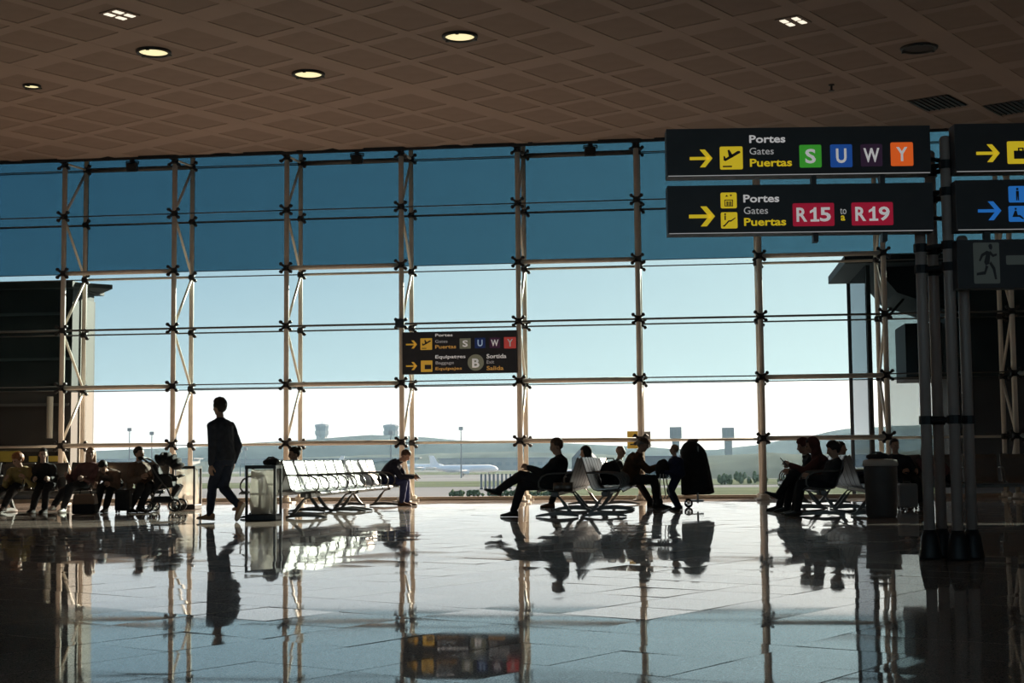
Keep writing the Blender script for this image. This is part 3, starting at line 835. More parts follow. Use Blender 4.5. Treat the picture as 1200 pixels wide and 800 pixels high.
def arrow(parent, u0, u1, v, hh, m, w=0.026):
    L = u1 - u0; hx = u1
    flat(parent, [[(u0, v - w / 2), (u1 - w, v - w / 2), (u1 - w, v + w / 2), (u0, v + w / 2)],
                  [(hx, v), (hx - hh * 0.82, v + hh), (hx - hh * 0.82 - w * 1.7, v + hh), (hx - w * 1.7, v)],
                  [(hx, v), (hx - w * 1.7, v), (hx - hh * 0.82 - w * 1.7, v - hh), (hx - hh * 0.82, v - hh)]], m, 'arrow')
def icon(parent, u0, v0, u1, v1, m, kind, ink='sign_black'):
    p = plate(parent, u0, v0, u1, v1, m, 'pictogram')
    w, h = u1 - u0, v1 - v0
    def q(pts): return [(u0 + a * w, v0 + b * h) for a, b in pts]
    if kind == 'plane':
        L = [q([(.14, .42), (.24, .36), (.90, .72), (.88, .80), (.78, .80)]), q([(.40, .52), (.56, .62), (.42, .86), (.34, .84)]), q([(.45, .48), (.60, .54), (.50, .66)]),
             q([(.16, .42), (.26, .46), (.22, .58), (.16, .58)]), q([(.12, .10), (.52, .10), (.52, .16), (.12, .16)])]
    elif kind == 'case':
        L = [q([(.28, .22), (.88, .22), (.88, .58), (.28, .58)]), q([(.46, .58), (.52, .58), (.52, .70), (.46, .70)]), q([(.64, .58), (.70, .58), (.70, .70), (.64, .70)]), q([(.46, .66), (.70, .66), (.70, .71), (.46, .71)])]
    elif kind == 'tray':
        L = [q([(.34, .24), (.90, .24), (.90, .62), (.34, .62)])]
    elif kind == 'lift':
        L = [q([(.24, .12), (.76, .12), (.76, .17), (.24, .17)]), q([(.24, .50), (.76, .50), (.76, .55), (.24, .55)]), q([(.24, .17), (.29, .17), (.29, .50), (.24, .50)]), q([(.71, .17), (.76, .17), (.76, .50), (.71, .50)]),
             q([(.36, .18), (.44, .18), (.44, .44), (.36, .44)]), q([(.48, .18), (.54, .18), (.54, .44), (.48, .44)]), q([(.58, .18), (.66, .18), (.66, .44), (.58, .44)]), q([(.28, .74), (.38, .86), (.46, .74)]), q([(.56, .86), (.72, .86), (.64, .74)])]
    elif kind == 'stairs':
        L = [q([(.12, .12), (.22, .12), (.50, .42), (.62, .42), (.88, .62), (.88, .68), (.60, .50), (.46, .50), (.18, .20), (.12, .20)]), q([(.22, .52), (.30, .52), (.30, .80), (.22, .80)]), q([(.21, .83), (.31, .83), (.31, .93), (.21, .93)])]
    elif kind == 'man':
        L = [q([(.42, .12), (.48, .12), (.50, .45), (.52, .12), (.58, .12), (.58, .70), (.42, .70)]), q([(.44, .74), (.56, .74), (.56, .88), (.44, .88)])]
    else:
        L = [q([(.2, .3), (.6, .3), (.8, .15), (.85, .2), (.65, .42), (.5, .42), (.45, .7), (.35, .7)]), q([(.35, .75), (.45, .75), (.45, .87), (.35, .87)])]
    mb = MB()
    for P in L: mb.prism(P, -0.0065, -0.003, 'y')
    mb.build('symbol', ink, p)
    return p
def letter_box(parent, u0, v0, u1, v1, m, s, lm='sign_white', pad=(.26, .18), bold=0.025):
    p = plate(parent, u0, v0, u1, v1, m, 'letter_panel')
    w, h = u1 - u0, v1 - v0
    sign_text(p, s, u0 + w * pad[0], v0 + h * pad[1], u1 - w * pad[0], v1 - h * pad[1], lm, bold)
    return p

SA = math.radians(5.5)
def board(lb, u0, u1, z0, z1, thick=0.17):
    """sign box hung on the totem; local x along the face, origin on the face plane at the totem"""
    t = thing('gate_sign', lb, 'sign', (2.0, 12.25, 0), SA)
    MB().box2((u0, 0, z0), (u1, thick, z1)).build('case', 'sign_black', t)
    MB().box2((u0 + 0.01, -0.004, z0 + 0.004), (u1 - 0.01, 0, z0 + 0.010)).build('edge_strip', 'sign_grey_text', t)
    for u in ((u0 * 0.44 + u1 * .56), (u0 * .18 + u1 * .82)): MB().box2((u - 0.02, 0.04, z0 - 0.07), (u + 0.02, 0.12, z0)).build('hanger', 'sign_black', t)
    return t
t = board('upper black gate sign with arrow and letters S U W Y, left of the totem', -2.150, 0.022, 3.170, 3.572)
arrow(t, -1.961, -1.773, 3.321, 0.074, 'sign_yellow')
icon(t, -1.712, 3.226, -1.523, 3.418, 'sign_yellow', 'plane')
sign_text(t, 'Portes', -1.466, 3.445, -1.169, 3.510, 'sign_white', 0.022)
sign_text(t, 'Gates', -1.466, 3.348, -1.267, 3.405, 'sign_grey_text', 0.0)
sign_text(t, 'Puertas', -1.465, 3.246, -1.119, 3.312, 'sign_yellow', 0.022)
letter_box(t, -1.056, 3.233, -0.875, 3.423, 'sign_green', 'S')
letter_box(t, -0.802, 3.232, -0.622, 3.423, 'sign_blue', 'U')
letter_box(t, -0.553, 3.236, -0.375, 3.422, 'sign_purple', 'W', pad=(.13, .18))
letter_box(t, -0.306, 3.236, -0.122, 3.433, 'sign_orange', 'Y', pad=(.25, .2))
t = board('lower black gate sign with red panels R15 to R19, left of the totem', -2.150, 0.030, 2.690, 3.095)
arrow(t, -1.976, -1.762, 2.837, 0.083, 'sign_yellow', 0.030)
icon(t, -1.713, 2.902, -1.580, 3.033, 'sign_yellow', 'lift'); icon(t, -1.714, 2.734, -1.578, 2.869, 'sign_yellow', 'stairs')
sign_text(t, 'Portes', -1.526, 2.948, -1.231, 3.013, 'sign_white', 0.022)
sign_text(t, 'Gates', -1.524, 2.852, -1.326, 2.911, 'sign_grey_text', 0.0)
sign_text(t, 'Puertas', -1.524, 2.753, -1.179, 2.819, 'sign_yellow', 0.022)
for u0_, last in ((-1.123, '5'), (-0.641, '9')):
    p = plate(t, u0_, 2.745, u0_ + 0.340, 2.936, 'sign_red', 'letter_panel'); a_, b_ = 2.782, 2.900
    sign_text(p, 'R', u0_ + 0.030, a_, u0_ + 0.118, b_, 'sign_white', 0.025); sign_text(p, last, u0_ + 0.222, a_, u0_ + 0.312, b_, 'sign_white', 0.025)
    c_ = u0_ + 0.170
    flat(p, [[(c_, a_), (c_ + 0.024, a_), (c_ + 0.024, b_), (c_ + 0.004, b_), (c_, b_ - 0.012)], [(c_ - 0.030, b_ - 0.030), (c_, b_ - 0.012), (c_, b_ - 0.036), (c_ - 0.030, b_ - 0.050)], [(c_ - 0.026, a_), (c_, a_), (c_, a_ + 0.018), (c_ - 0.026, a_ + 0.018)], [(c_ + 0.024, a_), (c_ + 0.046, a_), (c_ + 0.046, a_ + 0.018), (c_ + 0.024, a_ + 0.018)]], 'sign_white', 'numeral')
sign_text(t, 'to', -0.735, 2.841, -0.683, 2.890, 'sign_grey_text', 0.0); sign_text(t, 'a', -0.730, 2.787, -0.695, 2.830, 'sign_yellow', 0.022)
t = board('upper black sign with yellow arrow at the right picture edge', 0.222, 2.3, 3.175, 3.580)
arrow(t, 0.394, 0.586, 3.331, 0.074, 'sign_yellow'); icon(t, 0.648, 3.240, 0.84, 3.428, 'sign_yellow', 'case')
t = board('lower black sign with blue arrow at the right picture edge', 0.217, 2.3, 2.690, 3.110)
arrow(t, 0.391, 0.582, 2.852, 0.078, 'sign_light_blue'); icon(t, 0.646, 2.919, 0.79, 3.055, 'sign_light_blue', 'man'); icon(t, 0.641, 2.759, 0.785, 2.890, 'sign_light_blue', 'care')
# emergency exit box under it
t = thing('exit_sign', 'dark emergency exit box with running figure under the right signs', 'sign', (2.0, 12.25, 0), SA)
MB().box2((0.212, 0.0, 2.215), (1.1, 0.16, 2.615)).build('case', 'sign_black', t)
p = plate(t, 0.342, 2.252, 0.553, 2.590, 'exit_panel', 'pictogram')
MB().box2((0.45, 0.04, 2.615), (0.50, 0.1, 2.69)).build('hanger', 'sign_black', t)
plate(t, 0.607, 2.405, 1.0, 2.482, 'exit_panel', 'arrow_panel')
def man2d(a, b): return (0.342 + a * 0.211, 2.252 + b * 0.338)
flat(p, [[man2d(a, b) for a, b in P] for P in (
    [(.62, .84), (.70, .82), (.74, .88), (.72, .95), (.64, .97), (.58, .92)],
    [(.52, .80), (.66, .76), (.60, .48), (.46, .44), (.40, .52)],
    [(.52, .80), (.30, .72), (.20, .56), (.26, .54), (.36, .66), (.52, .72)], [(.62, .72), (.74, .64), (.90, .68), (.90, .73), (.76, .71), (.64, .80)],
    [(.60, .48), (.72, .34), (.80, .10), (.88, .10), (.82, .38), (.66, .54)], [(.46, .44), (.40, .30), (.10, .26), (.10, .20), (.44, .22), (.56, .42)])], 'sign_black', 'running_figure')

# small sign between the fourth and fifth masts
def fs(X, Y):   # metres on the small sign, from marks measured on its face
    x = 460 + X / 7.742; y = 380 + Y / 7.742
    return (x - 470) * 0.018148, 0.89 - (y - (389.5 - (x - 470) * 0.0222)) * 0.01816
t = thing('facade_sign', 'small black sign with S U W Y and baggage B hung between two masts', 'sign', (-5.96, FY - 0.10, 2.67))
MB().box2((0, 0, 0), (2.43, 0.09, 0.89)).build('case', 'sign_black', t)
for x in (0.03, 2.40):
    for z in (0.15, 0.74): MB().box2((x - 0.03, 0.06, z - 0.03), (x + 0.03, 0.12, z + 0.03)).build('bracket', 'black', t)
def fbox(X0, Y0, X1, Y1): a = fs(X0, Y1); b = fs(X1, Y0); return a[0], a[1], b[0], b[1]
for yy, hh in ((183, 40), (377, 40)):
    c = fs(110, yy); d = fs(212, yy); arrow(t, c[0], d[0], (c[1] + d[1]) / 2, 0.085, 'print_amber', 0.032)
icon(t, *fbox(242, 125, 348, 232), 'print_amber', 'plane'); icon(t, *fbox(245, 325, 350, 430), 'print_amber', 'tray')
sign_text(t, 'Portes', *fbox(377, 82, 535, 112), 'print_white', 0.02); sign_text(t, 'Gates', *fbox(377, 138, 488, 168), 'print_grey', 0.0); sign_text(t, 'Puertas', *fbox(377, 182, 566, 220), 'print_amber_text', 0.02)
sign_text(t, 'Equipatges', *fbox(377, 272, 650, 318), 'print_white', 0.02); sign_text(t, 'Baggage', *fbox(380, 330, 545, 368), 'print_grey', 0.0); sign_text(t, 'Equipajes', *fbox(377, 380, 618, 420), 'print_amber_text', 0.02)
letter_box(t, *fbox(598, 125, 698, 220), 'print_olive', 'S', 'print_white'); letter_box(t, *fbox(735, 120, 830, 215), 'print_blue', 'U', 'print_blue_letter')
letter_box(t, *fbox(868, 118, 962, 213), 'print_purple', 'W', 'print_white', pad=(.14, .18)); letter_box(t, *fbox(998, 112, 1106, 216), 'print_red', 'Y', 'print_grey')
c0 = fs(742, 342); MB().lathe([(0.01, -0.003), (0.172, -0.003), (0.172, 0.0)], (c0[0], 0, c0[1]), 24, axis='y').build('baggage_disc', 'print_olive', t)
sign_text(t, 'B', *fbox(710, 305, 775, 388), 'print_white', 0.03, y=-0.005)
sign_text(t, 'Sortida', *fbox(840, 262, 1018, 305), 'print_white', 0.02); sign_text(t, 'Exit', *fbox(842, 320, 908, 352), 'print_grey', 0.0); sign_text(t, 'Salida', *fbox(840, 370, 992, 410), 'print_amber_text', 0.02)

# totem of four tubes
t = thing('sign_totem', 'cluster of four tall grey tubes carrying the gate signs', 'totem', (2.145, 12.62, 0), SA)
for x, y, h in ((-0.175, 0, 2.9), (-0.025, 0.19, 3.45), (0.015, -0.16, 3.50), (0.175, 0, 2.68)):
    MB().lathe([(0.046, 0.05), (0.046, h), (0.03, h + 0.02)], (x, y, 0), 14).build('tube', 'tube_totem', t, True)
    MB().lathe([(0.092, 0.0), (0.095, 0.02), (0.072, 0.18), (0.050, 0.24)], (x, y, 0), 14).build('foot', 'black', t, True)
for z in (1.15, 2.42, 2.60, 3.05, 3.28):
    mb = MB()
    for p0, p1 in (((-0.175, 0), (0.015, -0.16)), ((0.015, -0.16), (0.175, 0)), ((0.175, 0), (-0.025, 0.19)), ((-0.025, 0.19), (-0.175, 0))):
        mb.tube([(*p0, z), (*p1, z)], 0.022, 6)
    for x, y in ((-0.175, 0), (-0.025, 0.19), (0.015, -0.16), (0.175, 0)):
        if z < 2.7 or y != 0: mb.lathe([(0.06, z - 0.035), (0.06, z + 0.035)], (x, y, 0), 10)
    mb.build('ring_clamp', 'black', t)
for z in (2.85, 3.35):
    MB().tube([(-0.34, -0.2, z), (0.0, 0.0, z), (0.36, -0.18, z)], 0.02, 6).build('sign_arm', 'black', t)

# ------------------------------------------------------------------ benches
SEATW = 0.64
def seat_shell():
    prof = [(-0.012, 0.868), (0.004, 0.890), (0.022, 0.872), (0.045, 0.80), (0.085, 0.67), (0.125, 0.545), (0.155, 0.455), (0.190, 0.412), (0.250, 0.398), (0.38, 0.408), (0.52, 0.424), (0.590, 0.416), (0.622, 0.388), (0.618, 0.372)]
    th = 0.014; mb = MB(); n = len(prof); w = 0.29
    up, dn = [], []
    for i, (x, z) in enumerate(prof):
        a = prof[max(i - 1, 0)]; b = prof[min(i + 1, n - 1)]
        tx, tz = b[0] - a[0], b[1] - a[1]; L = math.hypot(tx, tz); nx, nz = tz / L, -tx / L
        up.append((x, z)); dn.append((x + nx * -th * -1, z + nz * -th * -1))
    rings = []
    for y in (-w, -w * 0.97, -w * .5, 0, w * .5, w * 0.97, w):
        dip = 0.010 * (1 - (y / w) ** 2)
        e = 0.012 if abs(y) == w else 0
        rings.append([(x + dip * 0.6, y, z - dip - e * (0.3 if 2 < i < n - 2 else 1)) for i, (x, z) in enumerate(up)] + [(x + dip * 0.6, y, z - dip) for x, z in reversed(dn)])
    mb.rings(rings, True)
    return mb
def arm_rest():
    mb = MB()
    mb.tube([(0.075, 0, 0.655), (0.16, 0, 0.652), (0.36, 0, 0.648), (0.47, 0, 0.636), (0.545, 0, 0.595), (0.585, 0, 0.53), (0.585, 0, 0.46), (0.545, 0, 0.41), (0.50, 0, 0.395)], 0.0135, 7)
    return mb
def bench_leg():
    mb = MB()
    # upright sweeping from the beam down to the back, foot bar running forward along the floor
    def sweep(pts, wd, ht):
        R = []
        for (x, z), w, h in zip(pts, wd, ht):
            R.append([(x - h[0], -w, z - h[1]), (x + h[0], -w, z + h[1]), (x + h[0], w, z + h[1]), (x - h[0], w, z - h[1])])
        mb.rings(R, True)
    sweep([(0.42, 0.345), (0.34, 0.325), (0.255, 0.24), (0.19, 0.14), (0.12, 0.055), (0.06, 0.022)],
          [0.038, 0.038, 0.034, 0.032, 0.034, 0.036], [(0.0, 0.035), (0.022, 0.038), (0.042, 0.028), (0.046, 0.022), (0.05, 0.022), (0.045, 0.020)])
    sweep([(0.02, 0.016), (0.15, 0.040), (0.30, 0.050), (0.46, 0.040), (0.60, 0.022), (0.66, 0.012)],
          [0.034, 0.038, 0.040, 0.038, 0.034, 0.024], [(0, 0.016), (0, 0.026), (0, 0.028), (0, 0.024), (0, 0.018), (0, 0.011)])
    return mb
_shell = seat_shell().mesh('seat', 'steel', True)
_arm = arm_rest().mesh('armrest', 'arm_tube', True)
_leg = bench_leg().mesh('leg', 'cast_aluminium')
def make_bench():
    t = bpy.data.objects.new('bench', None); COL.objects.link(t)
    L = SEATW * 5
    MB().box((0.34, 0, 0.345), (0.085, L - 0.04, 0.06)).build('beam', 'cast_aluminium', t, bevel=0.008)
    for k in range(5):
        y = (k - 2) * SEATW
        link('seat', _shell, t, (0, y, 0))
        MB().prism([(0.22, 0.375), (0.50, 0.375), (0.44, 0.402), (0.22, 0.392)], y - 0.03, y + 0.03, 'y').build('bracket', 'cast_aluminium', t)
    for k in range(6): link('armrest', _arm, t, (0, (k - 2.5) * SEATW, 0))
    for y in (-1.35, 1.35): link('leg', _leg, t, (0, y, 0))
    return t
_proto = make_bench(); _used = [False]
def bench(x, y, rz, lb, group='steel waiting benches'):
    t = _proto if not _used[0] else copy_tree(_proto)
    _used[0] = True
    t.location = (x, y, 0); t.rotation_euler = (0, 0, rz)
    return tag(t, lb, 'bench', group)
BA, BB, BC = -6.17, -1.62, 2.28      # spines of the three back-to-back rows
YN, YF = 23.30, 26.52                # near and far unit centres
bench(BA + 0.02, YN, 0, 'nearer sunlit steel bench beside the clear bag bin, facing right')
bench(BA + 0.02, YF, 0, 'farther sunlit steel bench holding the young man with the phone')
bench(BA - 0.02, YN, PI, 'nearer steel bench facing left behind the clear bag bin')
bench(BA - 0.02, YF, PI, 'farther steel bench facing left behind the sunlit row')
bm_ = bench(BB - 0.02, YN, PI, 'nearer centre bench facing left, under the man with crossed legs')
bench(BB - 0.02, YF, PI, 'farther centre bench facing left, behind the crossed-leg man')
bench(BB + 0.02, YN, 0, 'nearer centre bench facing right with a dark backpack on it')
bench(BB + 0.02, YF, 0, 'farther centre bench facing right, under the reader in brown')
bench(BC - 0.02, YN, PI, 'nearer right bench facing left, under the hooded people')
bench(BC - 0.02, YF, PI, 'farther right bench facing left, in the dark group')
bench(BC + 0.02, YN, 0, 'nearer right bench turned away, behind the dark bin')
bench(BC + 0.02, YF, 0, 'farther right bench turned away, holding a figure in a dark coat')
bench(-10.92, 25.75, -PI / 2, 'long dark bench facing the camera under the left group')
bench(-14.14, 25.75, -PI / 2, 'dark bench cut by the left picture edge')
bench(5.0, 26.4, -PI / 2, 'dim bench facing the camera behind the totem')
MB().lathe([(0.055, -0.15), (0.068, -0.145), (0.068, -0.02), (0.060, -0.015), (0.060, 0.02), (0.068, 0.025), (0.068, 0.13), (0.05, 0.14)], (0.22, 1.70, 0.45), 14, axis='x').build('end_roll', 'steel', bm_, True)

# ------------------------------------------------------------------ litter bins
bagm = bpy.data.materials.new('clear_bag'); bagm.use_nodes = True
nt = bagm.node_tree; b = nt.nodes['Principled BSDF']
b.inputs['Base Color'].default_value = (0.75, 0.72, 0.68, 1); b.inputs['Roughness'].default_value = 0.18
tl = nt.nodes.new('ShaderNodeBsdfTranslucent'); tl.inputs[0].default_value = (0.85, 0.80, 0.74, 1)
tp = nt.nodes.new('ShaderNodeBsdfTransparent'); tp.inputs[0].default_value = (0.8, 0.78, 0.74, 1)
m1 = nt.nodes.new('ShaderNodeMixShader'); m1.inputs[0].default_value = 0.6
m2 = nt.nodes.new('ShaderNodeMixShader'); m2.inputs[0].default_value = 0.42
nt.links.new(b.outputs[0], m1.inputs[1]); nt.links.new(tl.outputs[0], m1.inputs[2])
nt.links.new(m1.outputs[0], m2.inputs[1]); nt.links.new(tp.outputs[0], m2.inputs[2]); nt.links.new(m2.outputs[0], nt.nodes['Material Output'].inputs[0])
MATS['clear_bag'] = bagm
mat('bin_frame', (0.05, 0.045, 0.042), 0.45)
mat('bin_panel', (0.55, 0.51, 0.46), 0.5, noise=(5, 0.08))
mat('bin_grey', (0.10, 0.09, 0.088), 0.55, noise=(5, 0.1))
mat('rubbish', (0.10, 0.075, 0.06), 0.8, noise=(16, 0.5))
def bin_frame(t, w, d, h):
    MB().box2((-w / 2, -d / 2, 0), (w / 2, d / 2, 0.09)).build('base', 'black', t, bevel=0.01)
    mb = MB().box2((-w / 2, -d / 2, h - 0.05), (w / 2, -d / 2 + 0.12, h)).box2((-w / 2, d / 2 - 0.12, h - 0.05), (w / 2, d / 2, h)).box2((-w / 2, -d / 2 + 0.12, h - 0.05), (-w / 2 + 0.1, d / 2 - 0.12, h)).box2((w / 2 - 0.1, -d / 2 + 0.12, h - 0.05), (w / 2, d / 2 - 0.12, h))
    mb.build('lid', 'black', t)
    for sx in (-1, 1):
        for sy in (-1, 1):
            MB().box((sx * (w / 2 - 0.02), sy * (d / 2 - 0.02), h / 2 + 0.02), (0.035, 0.035, h - 0.12)).build('post', 'bin_frame', t)
def bag_bin(x, y, rz, lb, w=0.46, d=0.42, h=0.81, full=0.19):
    t = thing('litter_bin', lb, 'bin', (x, y, 0), rz)
    bin_frame(t, w, d, h)
    R = []; rr = random.Random(3)
    for k in range(15):
        z = 0.10 + (h - 0.16) * k / 14; ring = []
        for i in range(40):
            a = 2 * PI * i / 40
            f = full * (0.90 + 0.10 * math.sin(z * 5)) * (1 + 0.055 * math.sin(a * 9 + z * 9) * (0.4 + k / 14) + 0.04 * math.sin(a * 5 - z * 14) + rr.uniform(-.012, .012))
            c, s_ = math.cos(a), math.sin(a)
            q = max(abs(c), abs(s_)) ** 0.55
            ring.append((f / q * c, f * 0.92 / q * s_, z))
        R.append(ring)
    MB().rings(R, False).build('bag', 'clear_bag', t, True)
    mb = MB()
    for k in range(14): mb.ell((rr.uniform(-.11, .11), rr.uniform(-.09, .09), rr.uniform(.12, .24)), (rr.uniform(.03, .07), rr.uniform(.03, .06), rr.uniform(.03, .06)), 7, 5)
    o = mb.build('rubbish', 'rubbish', t); o['kind'] = 'stuff'
bag_bin(-6.27, 21.22, 0.05, 'litter bin with a clear plastic bag at the near end of the sunlit bench')
bag_bin(-9.32, 26.55, 0.0, 'pale litter bin with a black lid behind the pushchair', 0.45, 0.40, 0.80, 0.205)
# round-lidded dark bin on the right
t = thing('litter_bin', 'tall dark grey litter bin at the end of the right bench', 'bin', (2.70, 21.45, 0), 0)
MB().lathe([(0.20, 0.0), (0.215, 0.03), (0.235, 0.70), (0.235, 0.72)], n=24).build('body', 'bin_grey', t, True)
MB().lathe([(0.245, 0.72), (0.25, 0.75), (0.24, 0.80), (0.16, 0.82), (0.15, 0.80)], n=24).build('rim', 'bin_panel', t, True)
# black bags resting on bins
def soft_bag(name, lb, x, y, z, sx, sy, sz, m, rz=0, strap=True, cat='bag'):
    t = thing(name, lb, cat, (x, y, z), rz)
    rr = random.Random(int(abs(x * 100 + y * 10)))
    o = link('body', bpy.data.meshes.new('body'), t); mb = MB()
    mb.ell((0, 0, sz * .45), (sx * .5, sy * .5, sz * .45), 12, 8); mb.ell((sx * .12, 0, sz * .6), (sx * .34, sy * .4, sz * .38), 10, 7); mb.ell((-sx * .14, sy * .05, sz * .5), (sx * .32, sy * .42, sz * .42), 10, 7)
    mb.box((0, 0, sz * .12), (sx * .8, sy * .7, sz * .2))
    soft(mb, m, o, 0.014, 3, None, 0.004, x)
    if strap: MB().tube([(-sx * .25, 0, sz * .8), (-sx * .15, 0, sz * 1.05), (sx * .15, 0, sz * 1.05), (sx * .25, 0, sz * .8)], 0.012, 6).build('handle', 'black', t)
    return t
mat('cloth_black', (0.020, 0.019, 0.022), 0.85, noise=(25, 0.25))
soft_bag('hand_bag', 'small black bag on top of the clear bag bin', -6.17, 21.25, 0.81, 0.26, 0.20, 0.11, 'cloth_black')
soft_bag('hand_bag', 'black bag lying on the dark grey bin at right', 2.66, 21.45, 0.81, 0.34, 0.22, 0.10, 'cloth_black')

# ------------------------------------------------------------------ people
CL = {}
def cloth(name, c, rough=0.85, nz=(14, 0.18)):
    if name not in MATS: mat(name, c, rough, noise=nz, bump=(60, 0.15))
    return name
for nm, c in {'navy': (0.018, 0.022, 0.045), 'charcoal': (0.028, 0.028, 0.032), 'denim': (0.022, 0.03, 0.055), 'brown_jacket': (0.10, 0.055, 0.03), 'olive_jacket': (0.30, 0.22, 0.08),
              'mauve': (0.17, 0.08, 0.075), 'taupe': (0.16, 0.105, 0.075), 'dark_red': (0.11, 0.035, 0.03), 'black_cloth': (0.016, 0.016, 0.018), 'child_blue': (0.022, 0.03, 0.075), 'white_cloth': (0.7, 0.68, 0.65), 'shirt_blue': (0.035, 0.04, 0.055), 'royal': (0.03, 0.045, 0.14)}.items(): cloth(nm, c)
mat('hair_dark', (0.020, 0.014, 0.011), 0.6, noise=(40, 0.4)); mat('hair_brown', (0.085, 0.045, 0.025), 0.55, noise=(40, 0.4)); mat('hair_fair', (0.36, 0.21, 0.12), 0.5, noise=(40, 0.3))
mat('hair_ginger', (0.30, 0.11, 0.035), 0.5, noise=(40, 0.3)); mat('hair_grey', (0.25, 0.22, 0.20), 0.6, noise=(40, 0.3))
mat('shoe_tan', (0.42, 0.24, 0.14), 0.6); mat('shoe_black', (0.018, 0.016, 0.015), 0.45); mat('shoe_white', (0.7, 0.67, 0.62), 0.6); mat('shoe_brown', (0.13, 0.065, 0.035), 0.5); mat('sole_white', (0.62, 0.55, 0.47), 0.6)
mat('phone', (0.015, 0.015, 0.018), 0.2)

def ik(a, c, l1, l2, hint):
    """middle joint of a two-bone limb from a to c, bending towards hint; returns (mid, end)"""
    d = c - a; L = d.length; m = l1 + l2
    if L > m * 0.995: c = a + d * (m * 0.995 / L); d = c - a; L = d.length
    if L < abs(l1 - l2) * 1.05 + 1e-4: L = abs(l1 - l2) * 1.05 + 1e-4
    u = d.normalized(); x = (l1 * l1 - l2 * l2 + L * L) / (2 * L); h = math.sqrt(max(l1 * l1 - x * x, 0))
    p = hint - u * hint.dot(u)
    p = p.normalized() if p.length > 1e-5 else Vector((0, 0, 1))
    return a + u * x + p * h, c

def hand(mb, w, d, pn, side, s, curl=0.5):
    """palm with four fingers and a thumb; w wrist, d direction, pn palm normal (towards the palm), side +1 left hand"""
    d = d.normalized(); pn = (pn - d * pn.dot(d)).normalized(); lat = d.cross(pn) * side
    R = []
    for t, hw, ht in ((-0.02, .024, .018), (0.015, .030, .017), (0.05, .039, .015), (0.085, .040, .013), (0.098, .034, .009)):
        c = w + d * t * s
        R.append([c + lat * (math.cos(2 * PI * k / 10) * hw * s) + pn * (math.sin(2 * PI * k / 10) * ht * s) for k in range(10)])
    mb.rings(R, True)
    for i, (o, L) in enumerate(((0.030, .074), (0.011, .084), (-0.009, .078), (-0.028, .060))):
        base = w + (d * 0.088 + lat * o) * s
        dirs = d + lat * (o * 1.2); p = base; pts = [p]; a = 0
        for k, f in enumerate((0.45, 0.32, 0.23)):
            a += curl * (0.55 + 0.25 * k)
            dd = (dirs * math.cos(a) + pn * math.sin(a)).normalized(); p = p + dd * L * f * s; pts.append(p)
        mb.tube(pts, [.0092 * s, .0088 * s, .0078 * s, .0055 * s], 6)
    b = w + (d * 0.028 + lat * 0.026) * s
    p1 = b + (d * 0.030 + lat * 0.024 + pn * 0.012) * s; p2 = p1 + (d * 0.030 + lat * 0.008 + pn * 0.012 * (1 + curl)) * s
    mb.tube([b, p1, p2, p2 + (d * 0.014 + pn * 0.006) * s], [.013 * s, .011 * s, .0095 * s, .006 * s], 6)

